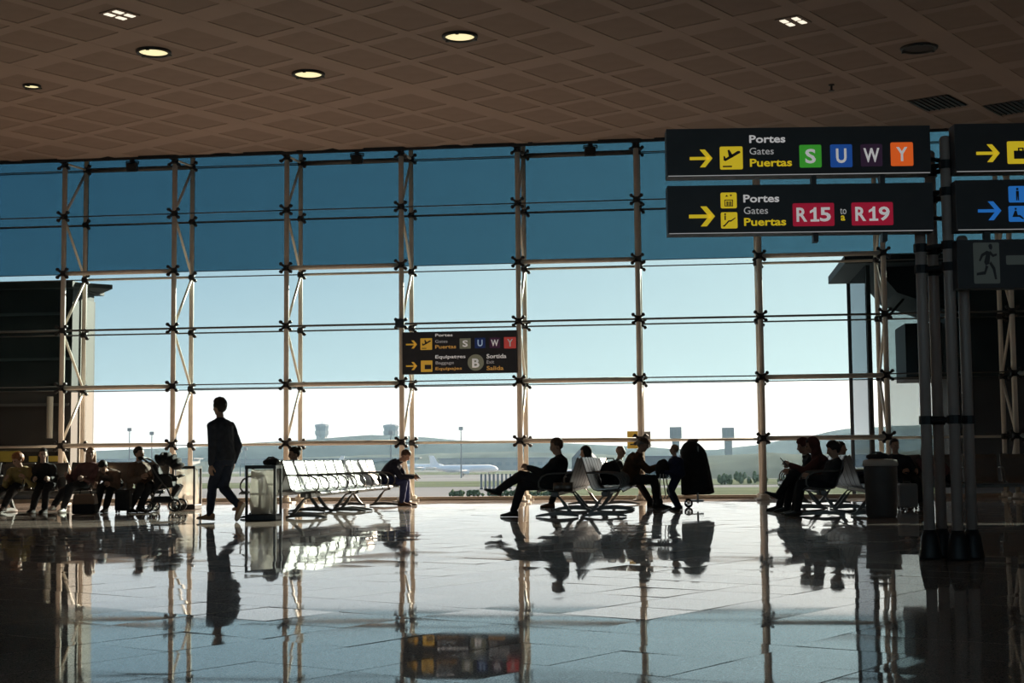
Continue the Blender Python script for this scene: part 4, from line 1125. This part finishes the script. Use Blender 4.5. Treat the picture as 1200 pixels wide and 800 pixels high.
def person(lb, pelvis, head, yaw, feet, hands, top, legs_m, shoes_m, hair_m, skin='skin', s=0.95, bend=0.0, knee=None, elbow=None, look=(0, 0),
           hair='short', hood=False, collar=None, foot_dir=None, foot_pitch=(0, 0), fat=1.0, long_coat=False, curl=0.85, voxel=0.012, group='waiting passengers', hand_dir=None, cap=None, shoulder_w=1.0, sole=None, bulk=1.0, beard=False):
    F = Vector((math.cos(yaw), math.sin(yaw), 0)); Lf = Vector((-math.sin(yaw), math.cos(yaw), 0)); UP = Vector((0, 0, 1))
    O = Vector((pelvis[0], pelvis[1], 0))
    rv = lambda q: None if q is None else list(q)[::-1]
    if (Vector(feet[0]) - Vector(feet[1])).dot(Lf) < 0: feet, knee, foot_dir, foot_pitch = rv(feet), rv(knee), rv(foot_dir), rv(foot_pitch)     # left first
    if (Vector(hands[0]) - Vector(hands[1])).dot(Lf) < 0: hands, elbow, hand_dir = rv(hands), rv(elbow), rv(hand_dir)
    root = link('person', bpy.data.meshes.new('person'), None, O); tag(root, lb, 'person', group)
    P = Vector(pelvis) - O; Hd = Vector(head) - O
    # head frame
    hy, hp = yaw + look[0], look[1]
    hF = Vector((math.cos(hy) * math.cos(hp), math.sin(hy) * math.cos(hp), math.sin(hp))); hL = Vector((-math.sin(hy), math.cos(hy), 0)); hU = hF.cross(hL)
    nb = Hd - hU * 0.165 * s - hF * 0.02 * s          # base of the neck
    axis = (nb - P).normalized()
    nb = nb - axis * 0.03 * s
    mid = (P + nb) / 2 - F * bend * s
    def spine(t):
        if t < 0: return P + (mid - P).normalized() * t * (nb - P).length
        if t > 1: return nb + (Hd - nb) * (t - 1)
        return P * (1 - t) ** 2 + mid * 2 * t * (1 - t) + nb * t * t
    st = [(-0.22, .11, .085), (-0.10, .155, .115), (0.04, .168, .122), (0.25, .152, .112), (0.45, .150, .110), (0.65, .168, .118), (0.80, .178, .112), (0.91, .150, .092), (1.0, .085, .075), (1.07, .06, .062)]
    def torso(inf, t0=-9, t1=9, wmul=1.0):
        R = []
        for t, w, d in st:
            if t < t0 or t > t1: continue
            c = spine(t); T = (spine(t + .03) - spine(t - .03)).normalized()
            fw = Lf.cross(T).normalized()
            R.append([c + Lf * (math.cos(2 * PI * k / 16) * (w * s * fat * wmul * shoulder_w + inf)) + fw * (math.sin(2 * PI * k / 16) * (d * s * fat + inf)) for k in range(16)])
        return R
    Tn = (spine(1.0) - spine(0.85)).normalized()
    sh = [spine(0.84) + Lf * sg * 0.178 * s * shoulder_w for sg in (1, -1)]
    hip = [P + Lf * sg * 0.088 * s for sg in (1, -1)]
    # legs
    kn, an = [], []
    for i in (0, 1):
        f = Vector(feet[i]) - O
        hint = Vector(knee[i]) if knee else (F * 0.8 + UP)
        fd = Vector(foot_dir[i]) if foot_dir else F
        ank = f + UP * 0.075 * s
        m, e = ik(hip[i], ank, 0.44 * s, 0.43 * s, hint); kn.append(m); an.append(e)
    el, wr = [], []
    for i in (0, 1):
        h = Vector(hands[i]) - O
        hint = Vector(elbow[i]) if elbow else (-UP - F * 0.6 + Lf * (0.5 if i == 0 else -0.5))
        m, e = ik(sh[i], h, 0.295 * s, 0.255 * s, hint); el.append(m); wr.append(e)
    # --- body: one continuous skin
    mb = MB(); mb.rings(torso(0), True)
    for i in (0, 1):
        mb.capsule(hip[i], kn[i], .085 * s, .057 * s); mb.capsule(kn[i], kn[i] * .6 + an[i] * .4, .057 * s, .056 * s); mb.capsule(kn[i] * .6 + an[i] * .4, an[i], .055 * s, .036 * s)
        mb.capsule(sh[i] - (el[i] - sh[i]) * .02, el[i], .052 * s, .041 * s); mb.capsule(el[i], wr[i], .042 * s, .027 * s)
        mb.capsule(sh[i], spine(1.0), .050 * s, .056 * s)
        fd = (Vector(foot_dir[i]) if foot_dir else F).normalized()
        mb.capsule(an[i] - UP * .02 * s, an[i] + fd * .10 * s - UP * .045 * s, .036 * s, .026 * s)
    mb.capsule(spine(.98), Hd - hU * .05 * s, .056 * s, .052 * s)
    hm = Matrix((hF, hL, hU)).transposed()
    def hp_(x, y, z): return Hd + (hF * x + hL * y + hU * z) * s
    mb.ell(hp_(-.008, 0, .02), (.098 * s, .077 * s, .098 * s), 14, 10, hm); mb.ell(hp_(.022, 0, -.045), (.070 * s, .058 * s, .070 * s), 12, 8, hm)
    mb.ell(hp_(.062, 0, -.092), (.026 * s, .030 * s, .022 * s), 10, 6, hm)
    mb.capsule(hp_(.088, 0, .012), hp_(.104, 0, -.028), .011 * s, .017 * s, 8)
    for sg in (1, -1):
        mb.ell(hp_(-.008, sg * .078, -.008), (.020 * s, .010 * s, .032 * s), 8, 6, hm); mb.ell(hp_(.070, sg * .030, .028), (.020 * s, .026 * s, .010 * s), 8, 5, hm); mb.ell(hp_(.062, sg * .042, -.025), (.024 * s, .022 * s, .022 * s), 8, 5, hm)
    ex = MB()
    for i in (0, 1):
        sg = 1 if i == 0 else -1
        d = Vector(hand_dir[i]) if hand_dir else (wr[i] - el[i])
        inward = (-Lf * sg + F * .2 - UP * .2) if not hand_dir else (-UP - Lf * sg * .3)
        hand(ex, wr[i], d, inward, sg, s, curl)
        ex.ell(hp_(.086, sg * .031, .008), (.011 * s, .013 * s, .009 * s), 8, 6, hm, mi=1)
    ex.ell(hp_(.090, 0, -.060), (.010 * s, .024 * s, .006 * s), 8, 5, hm, mi=2)
    soft(mb, [skin, 'eye', 'lips'], root, voxel, 3, ex)
    # --- clothing
    o = link('jacket', bpy.data.meshes.new('jacket'), root); mb = MB()
    mb.rings(torso(.034 * s * bulk, -0.15, 1.01), True)
    if long_coat:
        for i in (0, 1): mb.capsule(hip[i], hip[i] * .3 + kn[i] * .7, .115 * s, .10 * s)
    for i in (0, 1):
        mb.capsule(sh[i], el[i], (.060 + .018 * bulk) * s, (.048 + .018 * bulk) * s); mb.capsule(el[i], wr[i] * .93 + el[i] * .07, (.048 + .018 * bulk) * s, (.036 + .012 * bulk) * s); mb.capsule(sh[i], spine(1.0), .066 * s, .066 * s); mb.capsule(sh[i], spine(.7), .075 * s, .11 * s)
    mb.rings([[spine(t) + Lf * (math.cos(2 * PI * k / 12) * r * s) + F * (math.sin(2 * PI * k / 12) * r * s) for k in range(12)] for t, r in ((.93, .098), (1.03, .090), (1.14, .076))], True)
    if hood == 'down': mb.ell(spine(.98) - F * .09 * s, (.085 * s, .10 * s, .075 * s), 12, 8)
    soft(mb, top, o, voxel, 3, None, 0.0045 * s, len(lb))
    if collar:
        MB().rings([[spine(t) + Lf * (math.cos(2 * PI * k / 14) * r * s) + F * (math.sin(2 * PI * k / 14) * r * s) for k in range(14)] for t, r in ((1.02, .082), (1.22, .070), (1.22, .064), (1.02, .076))], False).build('collar', collar, root, True)
    o = link('trousers', bpy.data.meshes.new('trousers'), root); mb = MB()
    mb.rings(torso(.013 * s, -0.30, 0.10), True)
    for i in (0, 1):
        mb.capsule(hip[i], kn[i], (.090 + .016 * bulk) * s, (.064 + .016 * bulk) * s); mb.capsule(kn[i], kn[i] * .55 + an[i] * .45, (.064 + .016 * bulk) * s, (.058 + .014 * bulk) * s); mb.capsule(kn[i] * .55 + an[i] * .45, an[i] * .96 + kn[i] * .04, (.058 + .014 * bulk) * s, (.044 + .014 * bulk) * s)
    soft(mb, legs_m, o, voxel, 3, None, 0.0035 * s, len(lb) + 3)
    for i in (0, 1):
        fd = (Vector(foot_dir[i]) if foot_dir else F); fd = Vector((fd.x, fd.y, 0)).normalized(); lt = Vector((-fd.y, fd.x, 0)); pt = foot_pitch[i]
        ff = fd * math.cos(pt) + UP * math.sin(pt); fu = -fd * math.sin(pt) + UP * math.cos(pt)
        A = an[i] - fu * .075 * s
        def ring(x, w, z0, z1): return [A + ff * x * s + lt * (math.cos(2 * PI * k / 12) * w * s) + fu * ((z0 + z1) / 2 + (z1 - z0) / 2 * (1 if math.sin(2 * PI * k / 12) > .1 else (-1 if math.sin(2 * PI * k / 12) < -.1 else 0)) * (abs(math.sin(2 * PI * k / 12)) ** .4)) * s for k in range(12)]
        sm = MB().rings([ring(-.075, .022, .018, .075), ring(-.065, .034, .014, .10), ring(-.02, .040, .014, .115), ring(.03, .042, .014, .095), ring(.09, .046, .014, .065), ring(.15, .044, .014, .05), ring(.19, .032, .014, .04), ring(.205, .015, .016, .03)], True)
        sho = sm.build('shoe', shoes_m, root, True)
        MB().rings([ring(-.078, .026, 0, .016), ring(-.065, .038, 0, .018), ring(.03, .044, 0, .018), ring(.10, .050, 0, .018), ring(.16, .047, 0, .018), ring(.208, .020, .002, .018)], True).build('sole', sole or 'shoe_black', sho)
    # --- hair, hood or cap
    rr = random.Random(len(lb))
    if hood == 'up':
        o = link('hood', bpy.data.meshes.new('hood'), root); mb = MB()
        mb.ell(hp_(-.025, 0, .020), (.118 * s, .103 * s, .125 * s), 14, 10, hm, fn=lambda d: 0.62 if (d.x > .72 and d.z < .55) else 1.0); mb.capsule(hp_(-.04, 0, -.05), spine(.95), .085 * s, .10 * s)
        soft(mb, top, o, voxel, 3)
    if hair:
        o = link('hair', bpy.data.meshes.new('hair'), root); mb = MB()
        def fn(d):
            if d.x > .38 and d.z < .42: return 0.80
            if d.z < -.45 and d.x > -.2: return 0.75
            return 1.0 + (rr.uniform(-.03, .045) if hair != 'bald' else 0)
        k = {'short': 1.03, 'crop': 1.01, 'full': 1.16, 'long': 1.05, 'bun': 1.03}.get(hair, 1.0)
        mb.ell(hp_(-.016, 0, .030), (.107 * s * k, .086 * s * k, .103 * s * k), 18, 12, hm, fn=fn)
        if hair == 'full':
            for a in range(14): mb.ell(hp_(-.02 + rr.uniform(-.06, .07), rr.uniform(-.06, .06), .10 + rr.uniform(-.02, .02)), (.03 * s, .03 * s, .026 * s), 7, 5)
        if hair == 'long':
            for sg in (-1, 0, 1): mb.capsule(hp_(-.05, sg * .05, 0), hp_(-.055, sg * .07, -.21), .05 * s, .035 * s)
        if hair == 'bun': mb.ell(hp_(-.11, 0, .07), (.045 * s, .045 * s, .045 * s), 10, 7)
        soft(mb, hair_m, o, 0.010, 2)
    if beard:
        MB().ell(hp_(.040, 0, -.078), (.056 * s, .060 * s, .052 * s), 12, 8, hm).build('beard', hair_m, root, True)
    if cap:
        c = MB(); c.ell(hp_(-.012, 0, .045), (.108 * s, .088 * s, .086 * s), 16, 10, hm, fn=lambda d: 1.0 if d.z > -.25 else 0.8); o = c.build('cap', cap, root, True)
        MB().prism([(.06, -.07), (.15, -.055), (.175, 0), (.15, .055), (.06, .07)], .038, .046).build('brim', cap, o)
        br = o.children[0] if o.children else None
        if br is not None:
            for v in br.data.vertices: v.co = hp_(v.co.x, v.co.y, v.co.z)
    return root, wr, O

def phone(lb, wr, O, d, h=0.14, group=None):
    t = thing('phone', lb, 'phone', O + wr + Vector(d))
    MB().box((0, 0, 0), (0.012, 0.07, h), Matrix.Rotation(-0.7, 3, 'Y')).build('case', 'phone', t)
    MB().box((-0.006, 0, 0.005), (0.004, 0.062, h - 0.02), Matrix.Rotation(-0.7, 3, 'Y')).build('screen', 'black_gloss', t)
    return t

X_, Y_, Z_ = Vector((1, 0, 0)), Vector((0, 1, 0)), Vector((0, 0, 1))
# walking man, seen from behind, heading left and away
wy = math.radians(150)
wF = Vector((math.cos(wy), math.sin(wy), 0)); wL = Vector((-math.sin(wy), math.cos(wy), 0)); wc = Vector((-6.735, 20.78, 0))
person('young man in dark clothes walking left, the only one standing tall', (wc.x, wc.y, 0.93), (-6.835, 20.84, 1.665), wy,
       [(-6.99, 20.90, 0.0), (-6.47, 20.66, 0.15)], [wc + wF * 0.04 + wL * 0.22 + Z_ * 0.78, wc + wF * 0.06 - wL * 0.24 + Z_ * 0.86],
       'shirt_blue', 'denim', 'shoe_tan', 'hair_dark', s=1.02, bend=0.02, hair='full', knee=[wF + Z_ * .1, wF + Z_ * .2], elbow=[-wF * 1.0 + wL * .4, -wF - wL * .35], look=(-0.15, -0.05),
       foot_dir=[Vector((-1, 0.25, 0)), wF - Vector((.3, 0, 0))], foot_pitch=(0.05, -1.05), curl=0.5, voxel=0.010, group=None, sole='sole_white', shoulder_w=1.0, bulk=0.6)
# navy young man bent over his phone
r_, w_, O_ = person('young man in navy tracksuit bent over his phone at the bench end', (-5.82, 27.75, 0.50), (-5.41, 27.78, 0.955), 0.0,
       [(-5.40, 27.88, 0), (-5.46, 27.62, 0)], [(-5.26, 27.80, 0.56), (-5.25, 27.70, 0.55)], 'navy', 'royal', 'shoe_brown', 'hair_brown', s=0.93, bend=0.10, look=(-0.1, -0.75), hood='down', curl=0.8,
       elbow=[-Z_ - X_ * .3 + Y_ * .3, -Z_ - X_ * .3 - Y_ * .3], collar='white_cloth')
phone('dark phone held by the young man in navy', max(w_, key=lambda q: q.x), O_, (0.09, 0.03, 0.02))
# head behind the sunlit bench
person('dark-haired person behind the sunlit bench, only the head showing', (BA - 0.30, 23.45, 0.50), (-6.42, 23.45, 0.985), PI,
       [(-6.95, 23.55, 0), (-6.95, 23.33, 0)], [(-6.75, 23.60, 0.58), (-6.75, 23.35, 0.58)], 'black_cloth', 'charcoal', 'shoe_black', 'hair_dark', s=0.92, bend=-0.02, look=(0.4, -0.2), hair='bun')
# centre group
person('man in dark suit facing left with one leg crossed high', (-2.10, 21.98, 0.50), (-1.985, 22.0, 1.055), PI,
       [(-2.86, 21.90, 0.33), (-2.66, 22.14, 0)], [(-2.36, 22.10, 0.70), (-2.40, 21.92, 0.74)], 'black_cloth', 'charcoal', 'shoe_black', 'hair_brown', s=0.97, bend=0.05, look=(0.0, -0.3), hair='crop',
       knee=[Z_ * 1.0, -X_ + Z_], foot_dir=[-X_, -X_], foot_pitch=(0.35, 0), fat=1.08)
person('dark figure on the far side of the centre bench behind the suited man', (-1.93, 26.4, 0.50), (-1.86, 26.4, 0.975), PI,
       [(-2.50, 26.52, 0), (-2.48, 26.28, 0)], [(-2.25, 26.5, 0.6), (-2.25, 26.3, 0.6)], 'black_cloth', 'charcoal', 'shoe_brown', 'hair_dark', s=0.93, bend=0.05, hood='up', look=(0.2, -0.2))
person('bald man sitting upright between the backpack and the reader', (-1.30, 27.2, 0.50), (-1.26, 27.15, 0.995), 0.1,
       [(-0.72, 27.3, 0), (-0.72, 27.0, 0)], [(-0.95, 27.25, 0.60), (-0.95, 27.05, 0.60)], 'black_cloth', 'charcoal', 'shoe_black', 'hair_dark', s=0.90, bend=0.02, look=(-0.3, -0.1), hair=None, collar='white_cloth')
r_, w_, O_ = person('man in brown jacket and pale cap reading a sheet of paper', (-1.05, 25.62, 0.50), (-0.80, 25.66, 1.10), 0.0,
       [(-0.58, 25.78, 0), (-0.52, 25.50, 0)], [(-0.50, 25.74, 0.74), (-0.48, 25.52, 0.73)], 'brown_jacket', 'charcoal', 'shoe_black', 'hair_grey', s=0.99, bend=0.05, look=(0.0, -0.35), hair='crop', cap='taupe', long_coat=False, fat=1.08, curl=0.9)
t = thing('newspaper', 'folded brownish newspaper slanting off the knees of the reader', 'newspaper', (-0.42, 25.62, 0.52))
mat('paper_tan', (0.34, 0.24, 0.16), 0.8, noise=(30, 0.25))
MB().box((0, 0, 0.10), (0.40, 0.30, 0.012), Matrix.Rotation(0.62, 3, 'Y')).build('front_sheet', 'paper_tan', t)
MB().box((-0.015, 0.0, 0.085), (0.38, 0.29, 0.012), Matrix.Rotation(0.68, 3, 'Y')).build('back_sheet', 'white_cloth', t)
r_, w_, O_ = person('small child in dark blue jacket standing by the reader', (-0.20, 24.80, 0.585), (-0.255, 24.80, 1.0), math.radians(170),
       [(-0.22, 24.74, 0), (-0.18, 24.86, 0)], [(-0.42, 24.70, 0.62), (-0.42, 24.88, 0.62)], 'child_blue', 'child_blue', 'shoe_black', 'hair_fair', s=0.68, bend=0.0, hair='short', look=(0.1, 0.05), fat=1.4, voxel=0.010, group=None, knee=[-X_ + Z_ * .1, -X_ + Z_ * .1], shoulder_w=1.0)
t = soft_bag('round_bag', 'round dark bag held in front of the child', -0.46, 24.79, 0.52, 0.24, 0.26, 0.34, 'cloth_black', strap=False)
for sx in (-0.03, 0.02, 0.06): MB().tube([(sx, -0.10, 0.08), (sx * 1.3, -0.13, -0.06), (sx * 1.6 + 0.02, -0.11, -0.27), (sx * 1.2, -0.09, -0.33)], 0.010, 5).build('strap', 'white_cloth', t)
# wheeled trolley under a draped coat
t = thing('draped_trolley', 'wheeled trolley under a long dark hanging coat beside the child', 'trolley', (0.13, 26.0, 0), 0)
MB().tube([(0.0, 0.22, 0.08), (0.0, 0.20, 1.06), (0.02, -0.20, 1.06), (0.0, -0.22, 0.08)], 0.016, 6).build('frame', 'arm_tube', t)
MB().box2((-0.16, -0.24, 0.10), (0.10, 0.24, 0.13)).build('platform', 'cast_aluminium', t)
for sy in (-1, 1):
    o = MB().torus((-0.16, sy * 0.24, 0.075), 0.060, 0.015, 'y').build('wheel', 'black', t, True)
    mb = MB()
    for k in range(5):
        a = k * 2 * PI / 5; mb.tube([(-0.16, sy * 0.24, 0.075), (-0.16 + math.cos(a) * .06, sy * 0.24, 0.075 + math.sin(a) * .06)], 0.006, 4)
    mb.build('spokes', 'arm_tube', o)
R = []
for k in range(18):
    f = k / 17; z = 1.165 - f * 0.90; ring = []
    w = 0.05 + 0.16 * min(1, f * 5) ** .6 + 0.07 * f; d = 0.06 + 0.20 * min(1, f * 4) ** .6 + 0.05 * f; cx = -0.10 + 0.10 * f
    for i in range(36):
        a = 2 * PI * i / 36; g = 1 + 0.10 * f * math.sin(a * 7 + 1.0) + 0.05 * math.sin(a * 3 + f * 4)
        ring.append((cx + w * g * math.cos(a), d * g * math.sin(a), z - (0.05 * math.sin(a * 2) if f > .9 else 0)))
    R.append(ring)
MB().rings(R, True).build('coat', 'black_cloth', t, True)
MB().rings([[(-.06 + r * math.cos(2 * PI * k / 14), r * 1.2 * math.sin(2 * PI * k / 14), z) for k in range(14)] for r, z in ((.075, 1.13), (.095, 1.175), (.07, 1.19))], True).build('coat_collar', 'taupe', t, True)
soft_bag('backpack', 'bulging dark backpack on a seat of the centre bench', -1.30, 24.25, 0.425, 0.36, 0.42, 0.42, 'cloth_black')

# right group, mostly in silhouette
r_, w_, O_ = person('hooded person holding up a phone, nearest of the right group', (2.02, 23.30, 0.50), (1.90, 23.32, 1.035), PI,
       [(1.35, 23.10, 0.21), (1.50, 23.45, 0)], [(1.55, 23.20, 0.74), (1.58, 23.42, 0.72)], 'dark_red', 'black_cloth', 'shoe_black', 'hair_dark', s=0.97, bend=0.08, look=(0, -0.3), hood='up', hair='short', long_coat=True,
       knee=[Z_ - X_ * .5, -X_ + Z_], foot_pitch=(0.5, 0), foot_dir=[-X_, -X_])
phone('dark phone raised by the hooded person', max(w_, key=lambda q: q.z), O_, (-0.10, 0.02, 0.05), 0.16)
person('person with short ruddy hair leaning forward beside the hooded one', (2.00, 24.05, 0.50), (1.82, 24.1, 1.035), PI,
       [(1.40, 23.95, 0), (1.42, 24.2, 0)], [(1.60, 24.0, 0.62), (1.60, 24.2, 0.62)], 'black_cloth', 'charcoal', 'shoe_black', 'dark_red', s=0.95, bend=0.07, look=(0.1, -0.25), hair='full', collar='white_cloth')
person('dark-haired person leaning back on the nearest right seat', (2.02, 22.02, 0.50), (2.10, 22.04, 0.965), PI,
       [(1.55, 21.94, 0), (1.52, 22.16, 0)], [(1.75, 21.9, 0.58), (1.75, 22.14, 0.58)], 'charcoal', 'black_cloth', 'shoe_black', 'hair_dark', s=0.92, bend=0.0, look=(0.1, -0.3), hair='full')
person('person in dark coat with back to the right group', (2.58, 24.9, 0.50), (2.50, 24.9, 0.995), 0.0,
       [(3.15, 25.0, 0), (3.15, 24.8, 0)], [(2.85, 25.0, 0.58), (2.85, 24.8, 0.58)], 'navy', 'charcoal', 'shoe_black', 'hair_dark', s=0.92, bend=0.02, hair='short')
person('dim seated person directly behind the dark bin', (3.72, 26.05, 0.50), (3.52, 25.95, 1.04), -PI / 2,
       [(3.65, 25.45, 0), (3.85, 25.45, 0)], [(3.6, 25.75, 0.60), (3.85, 25.75, 0.60)], 'charcoal', 'black_cloth', 'shoe_black', 'hair_dark', s=0.95, bend=0.04, hair='short', look=(0.3, 0))
person('dim seated person right of the one behind the bin', (4.35, 26.05, 0.50), (4.05, 25.95, 0.98), -PI / 2,
       [(4.2, 25.45, 0), (4.45, 25.45, 0)], [(4.2, 25.75, 0.60), (4.45, 25.75, 0.60)], 'mauve', 'black_cloth', 'shoe_black', 'hair_brown', s=0.93, bend=0.04, hair='long')

# left group on the bench facing the camera
person('person with ginger hair in yellowish jacket slumped at the left edge', (-12.16, 25.42, 0.50), (-11.98, 25.15, 0.94), -PI / 2,
       [(-12.25, 24.55, 0), (-12.0, 24.62, 0)], [(-12.1, 24.95, 0.60), (-11.75, 24.98, 0.62)], 'olive_jacket', 'charcoal', 'shoe_brown', 'hair_ginger', s=0.96, bend=0.06, look=(-0.5, -0.4), hair='full', knee=[-Y_ + Z_ - X_ * .3, -Y_ + Z_])
person('dark-haired woman beside the one in the yellowish jacket', (-11.56, 25.42, 0.50), (-11.57, 25.30, 1.03), -PI / 2,
       [(-11.5, 24.75, 0), (-11.3, 24.8, 0)], [(-11.6, 25.0, 0.60), (-11.3, 25.0, 0.60)], 'black_cloth', 'charcoal', 'shoe_black', 'hair_dark', s=0.92, bend=0.02, look=(0.5, 0), hair='long', skin='skin_pale')
person('fair long-haired woman with face turned up and legs crossed', (-10.90, 25.42, 0.50), (-10.68, 25.32, 1.035), -PI / 2,
       [(-11.1, 24.72, 0.05), (-11.02, 24.95, 0)], [(-11.0, 25.02, 0.66), (-10.65, 25.0, 0.60)], 'mauve', 'charcoal', 'shoe_white', 'hair_fair', s=0.94, bend=0.0, look=(0.35, 0.15), hair='long', skin='skin_pale', knee=[-Y_ + Z_ - X_ * .2, -Y_ + Z_])
person('person in taupe top bent low beside the fair woman', (-10.28, 25.42, 0.50), (-10.36, 25.10, 0.80), -PI / 2,
       [(-10.36, 24.85, 0), (-10.18, 24.8, 0)], [(-10.42, 24.90, 0.50), (-10.15, 24.92, 0.50)], 'taupe', 'black_cloth', 'shoe_black', 'hair_dark', s=0.92, bend=0.12, look=(0, -0.9), hair='short')
person('bearded man in brown coat with white collar beside the pushchair', (-9.70, 25.40, 0.50), (-9.76, 25.28, 1.035), -0.55,
       [(-9.62, 24.95, 0), (-9.75, 24.85, 0)], [(-9.50, 25.15, 0.66), (-9.62, 25.0, 0.62)], 'taupe', 'black_cloth', 'shoe_black', 'hair_dark', s=0.95, bend=0.03, look=(0.25, -0.05), hair='short', collar='white_cloth', long_coat=True, fat=1.08, beard=True)
# luggage
def suitcase(lb, x, y, rz, w, d, h, m, m2=None, handle=0.0):
    t = thing('suitcase', lb, 'suitcase', (x, y, 0), rz)
    MB().box2((-w / 2, -d / 2, 0.04), (w / 2, d / 2, h)).build('shell', m, t, bevel=0.03)
    for k in (-.3, 0, .3): MB().box2((k * w - 0.01, -d / 2 - 0.006, 0.08), (k * w + 0.01, d / 2 + 0.006, h - 0.05)).build('rib', m2 or m, t)
    for sx in (-1, 1):
        for sy in (-1, 1): MB().lathe([(0.022, -0.014), (0.025, 0), (0.022, 0.014)], (sx * w * .38, sy * d * .35, 0.025), 10, axis='x').build('wheel', 'black', t)
    MB().tube([(-w * .2, 0, h), (-w * .2, 0, h + 0.03 + handle), (w * .2, 0, h + 0.03 + handle), (w * .2, 0, h)], 0.009, 6).build('handle', 'arm_tube', t)
mat('case_tan', (0.28, 0.17, 0.10), 0.6, noise=(6, 0.15)); mat('case_grey', (0.30, 0.30, 0.30), 0.5)
suitcase('black suitcase standing between the bearded man and the pushchair', -9.78, 24.62, 0.1, 0.26, 0.22, 0.40, 'cloth_black')
suitcase('small pale grey suitcase on the floor behind the dark bin', 3.45, 24.2, 0.2, 0.30, 0.22, 0.42, 'case_grey')
t = thing('travel_bag', 'tan and black travel bag on the floor before the fair woman', 'bag', (-10.36, 24.35, 0), 0.1)
MB().box2((-0.20, -0.13, 0.0), (0.20, 0.13, 0.17)).build('bottom', 'cloth_black', t, bevel=0.03)
MB().prism([(-0.20, 0.165), (0.20, 0.165), (0.17, 0.34), (-0.17, 0.34)], -0.12, 0.12, 'y').build('top', 'case_tan', t, bevel=0.02)
MB().tube([(-0.1, 0, 0.33), (-0.08, 0, 0.42), (0.08, 0, 0.42), (0.1, 0, 0.33)], 0.012, 6).build('handle', 'cloth_black', t)
# pushchair
t = thing('pushchair', 'black pushchair with folded hood beside the pale bin', 'pushchair', (-9.28, 25.25, 0), 0.12)
for x, r in ((-0.22, 0.10), (0.24, 0.115)):
    for sy in (-1, 1):
        o = MB().torus((x, sy * 0.24, r), r - 0.018, 0.018, 'y', 24, 8).build('wheel', 'black', t, True)
        mb = MB().lathe([(0.022, -0.03), (0.022, 0.03)], (x, sy * 0.24, r), 10, axis='y')
        for k in range(6):
            a = k * PI / 3; mb.tube([(x, sy * 0.24, r), (x + math.cos(a) * (r - .02), sy * 0.24, r + math.sin(a) * (r - .02))], 0.007, 4)
        mb.build('hub', 'arm_tube', o)
for sy in (-1, 1):
    MB().tube([(0.24, sy * 0.22, 0.115), (0.10, sy * 0.23, 0.42), (-0.06, sy * 0.23, 0.62), (-0.20, sy * 0.23, 0.84), (-0.30, sy * 0.22, 0.92)], 0.016, 8).build('side_tube', 'cast_aluminium', t, True)
    MB().tube([(-0.22, sy * 0.22, 0.10), (-0.10, sy * 0.23, 0.36), (0.04, sy * 0.23, 0.52)], 0.015, 8).build('strut', 'cast_aluminium', t, True)
MB().tube([(-0.30, -0.22, 0.92), (-0.36, -0.20, 0.95), (-0.38, 0, 0.955), (-0.36, 0.20, 0.95), (-0.30, 0.22, 0.92)], 0.020, 8).build('handlebar', 'black', t, True)
o = link('seat', bpy.data.meshes.new('seat'), t); mb = MB()
mb.box((0.02, 0, 0.46), (0.34, 0.36, 0.10), Matrix.Rotation(-0.15, 3, 'Y')); mb.box((-0.10, 0, 0.64), (0.10, 0.36, 0.40), Matrix.Rotation(-0.35, 3, 'Y')); mb.box((0.22, 0, 0.36), (0.08, 0.32, 0.26), Matrix.Rotation(0.5, 3, 'Y'))
for sy in (-1, 1): mb.ell((0.02, sy * .18, 0.56), (0.18, .03, .12), 10, 6)
soft(mb, 'cloth_black', o, 0.014, 3)
o = link('hood', bpy.data.meshes.new('hood'), t); mb = MB()
for k in range(6):
    a = -0.5 + k * 0.34; c = Vector((0.02 + 0.24 * math.sin(a), 0, 0.72 + 0.22 * math.cos(a)))
    mb.ell(c, (0.055, 0.21, 0.12), 12, 8, Matrix.Rotation(a, 3, 'Y'))
mb.ell((0.0, 0, 0.93), (0.07, 0.12, 0.13), 10, 8, Matrix.Rotation(0.2, 3, 'Y'))
soft(mb, 'black_cloth', o, 0.014, 2)
MB().box2((-0.20, -0.19, 0.16), (0.22, 0.19, 0.27)).build('basket', 'cloth_black', t, bevel=0.03)
MB().tube([(0.20, -0.2, 0.60), (0.32, -0.18, 0.64), (0.34, 0, 0.645), (0.32, 0.18, 0.64), (0.20, 0.2, 0.60)], 0.014, 8).build('bumper_bar', 'black', t, True)

flush()
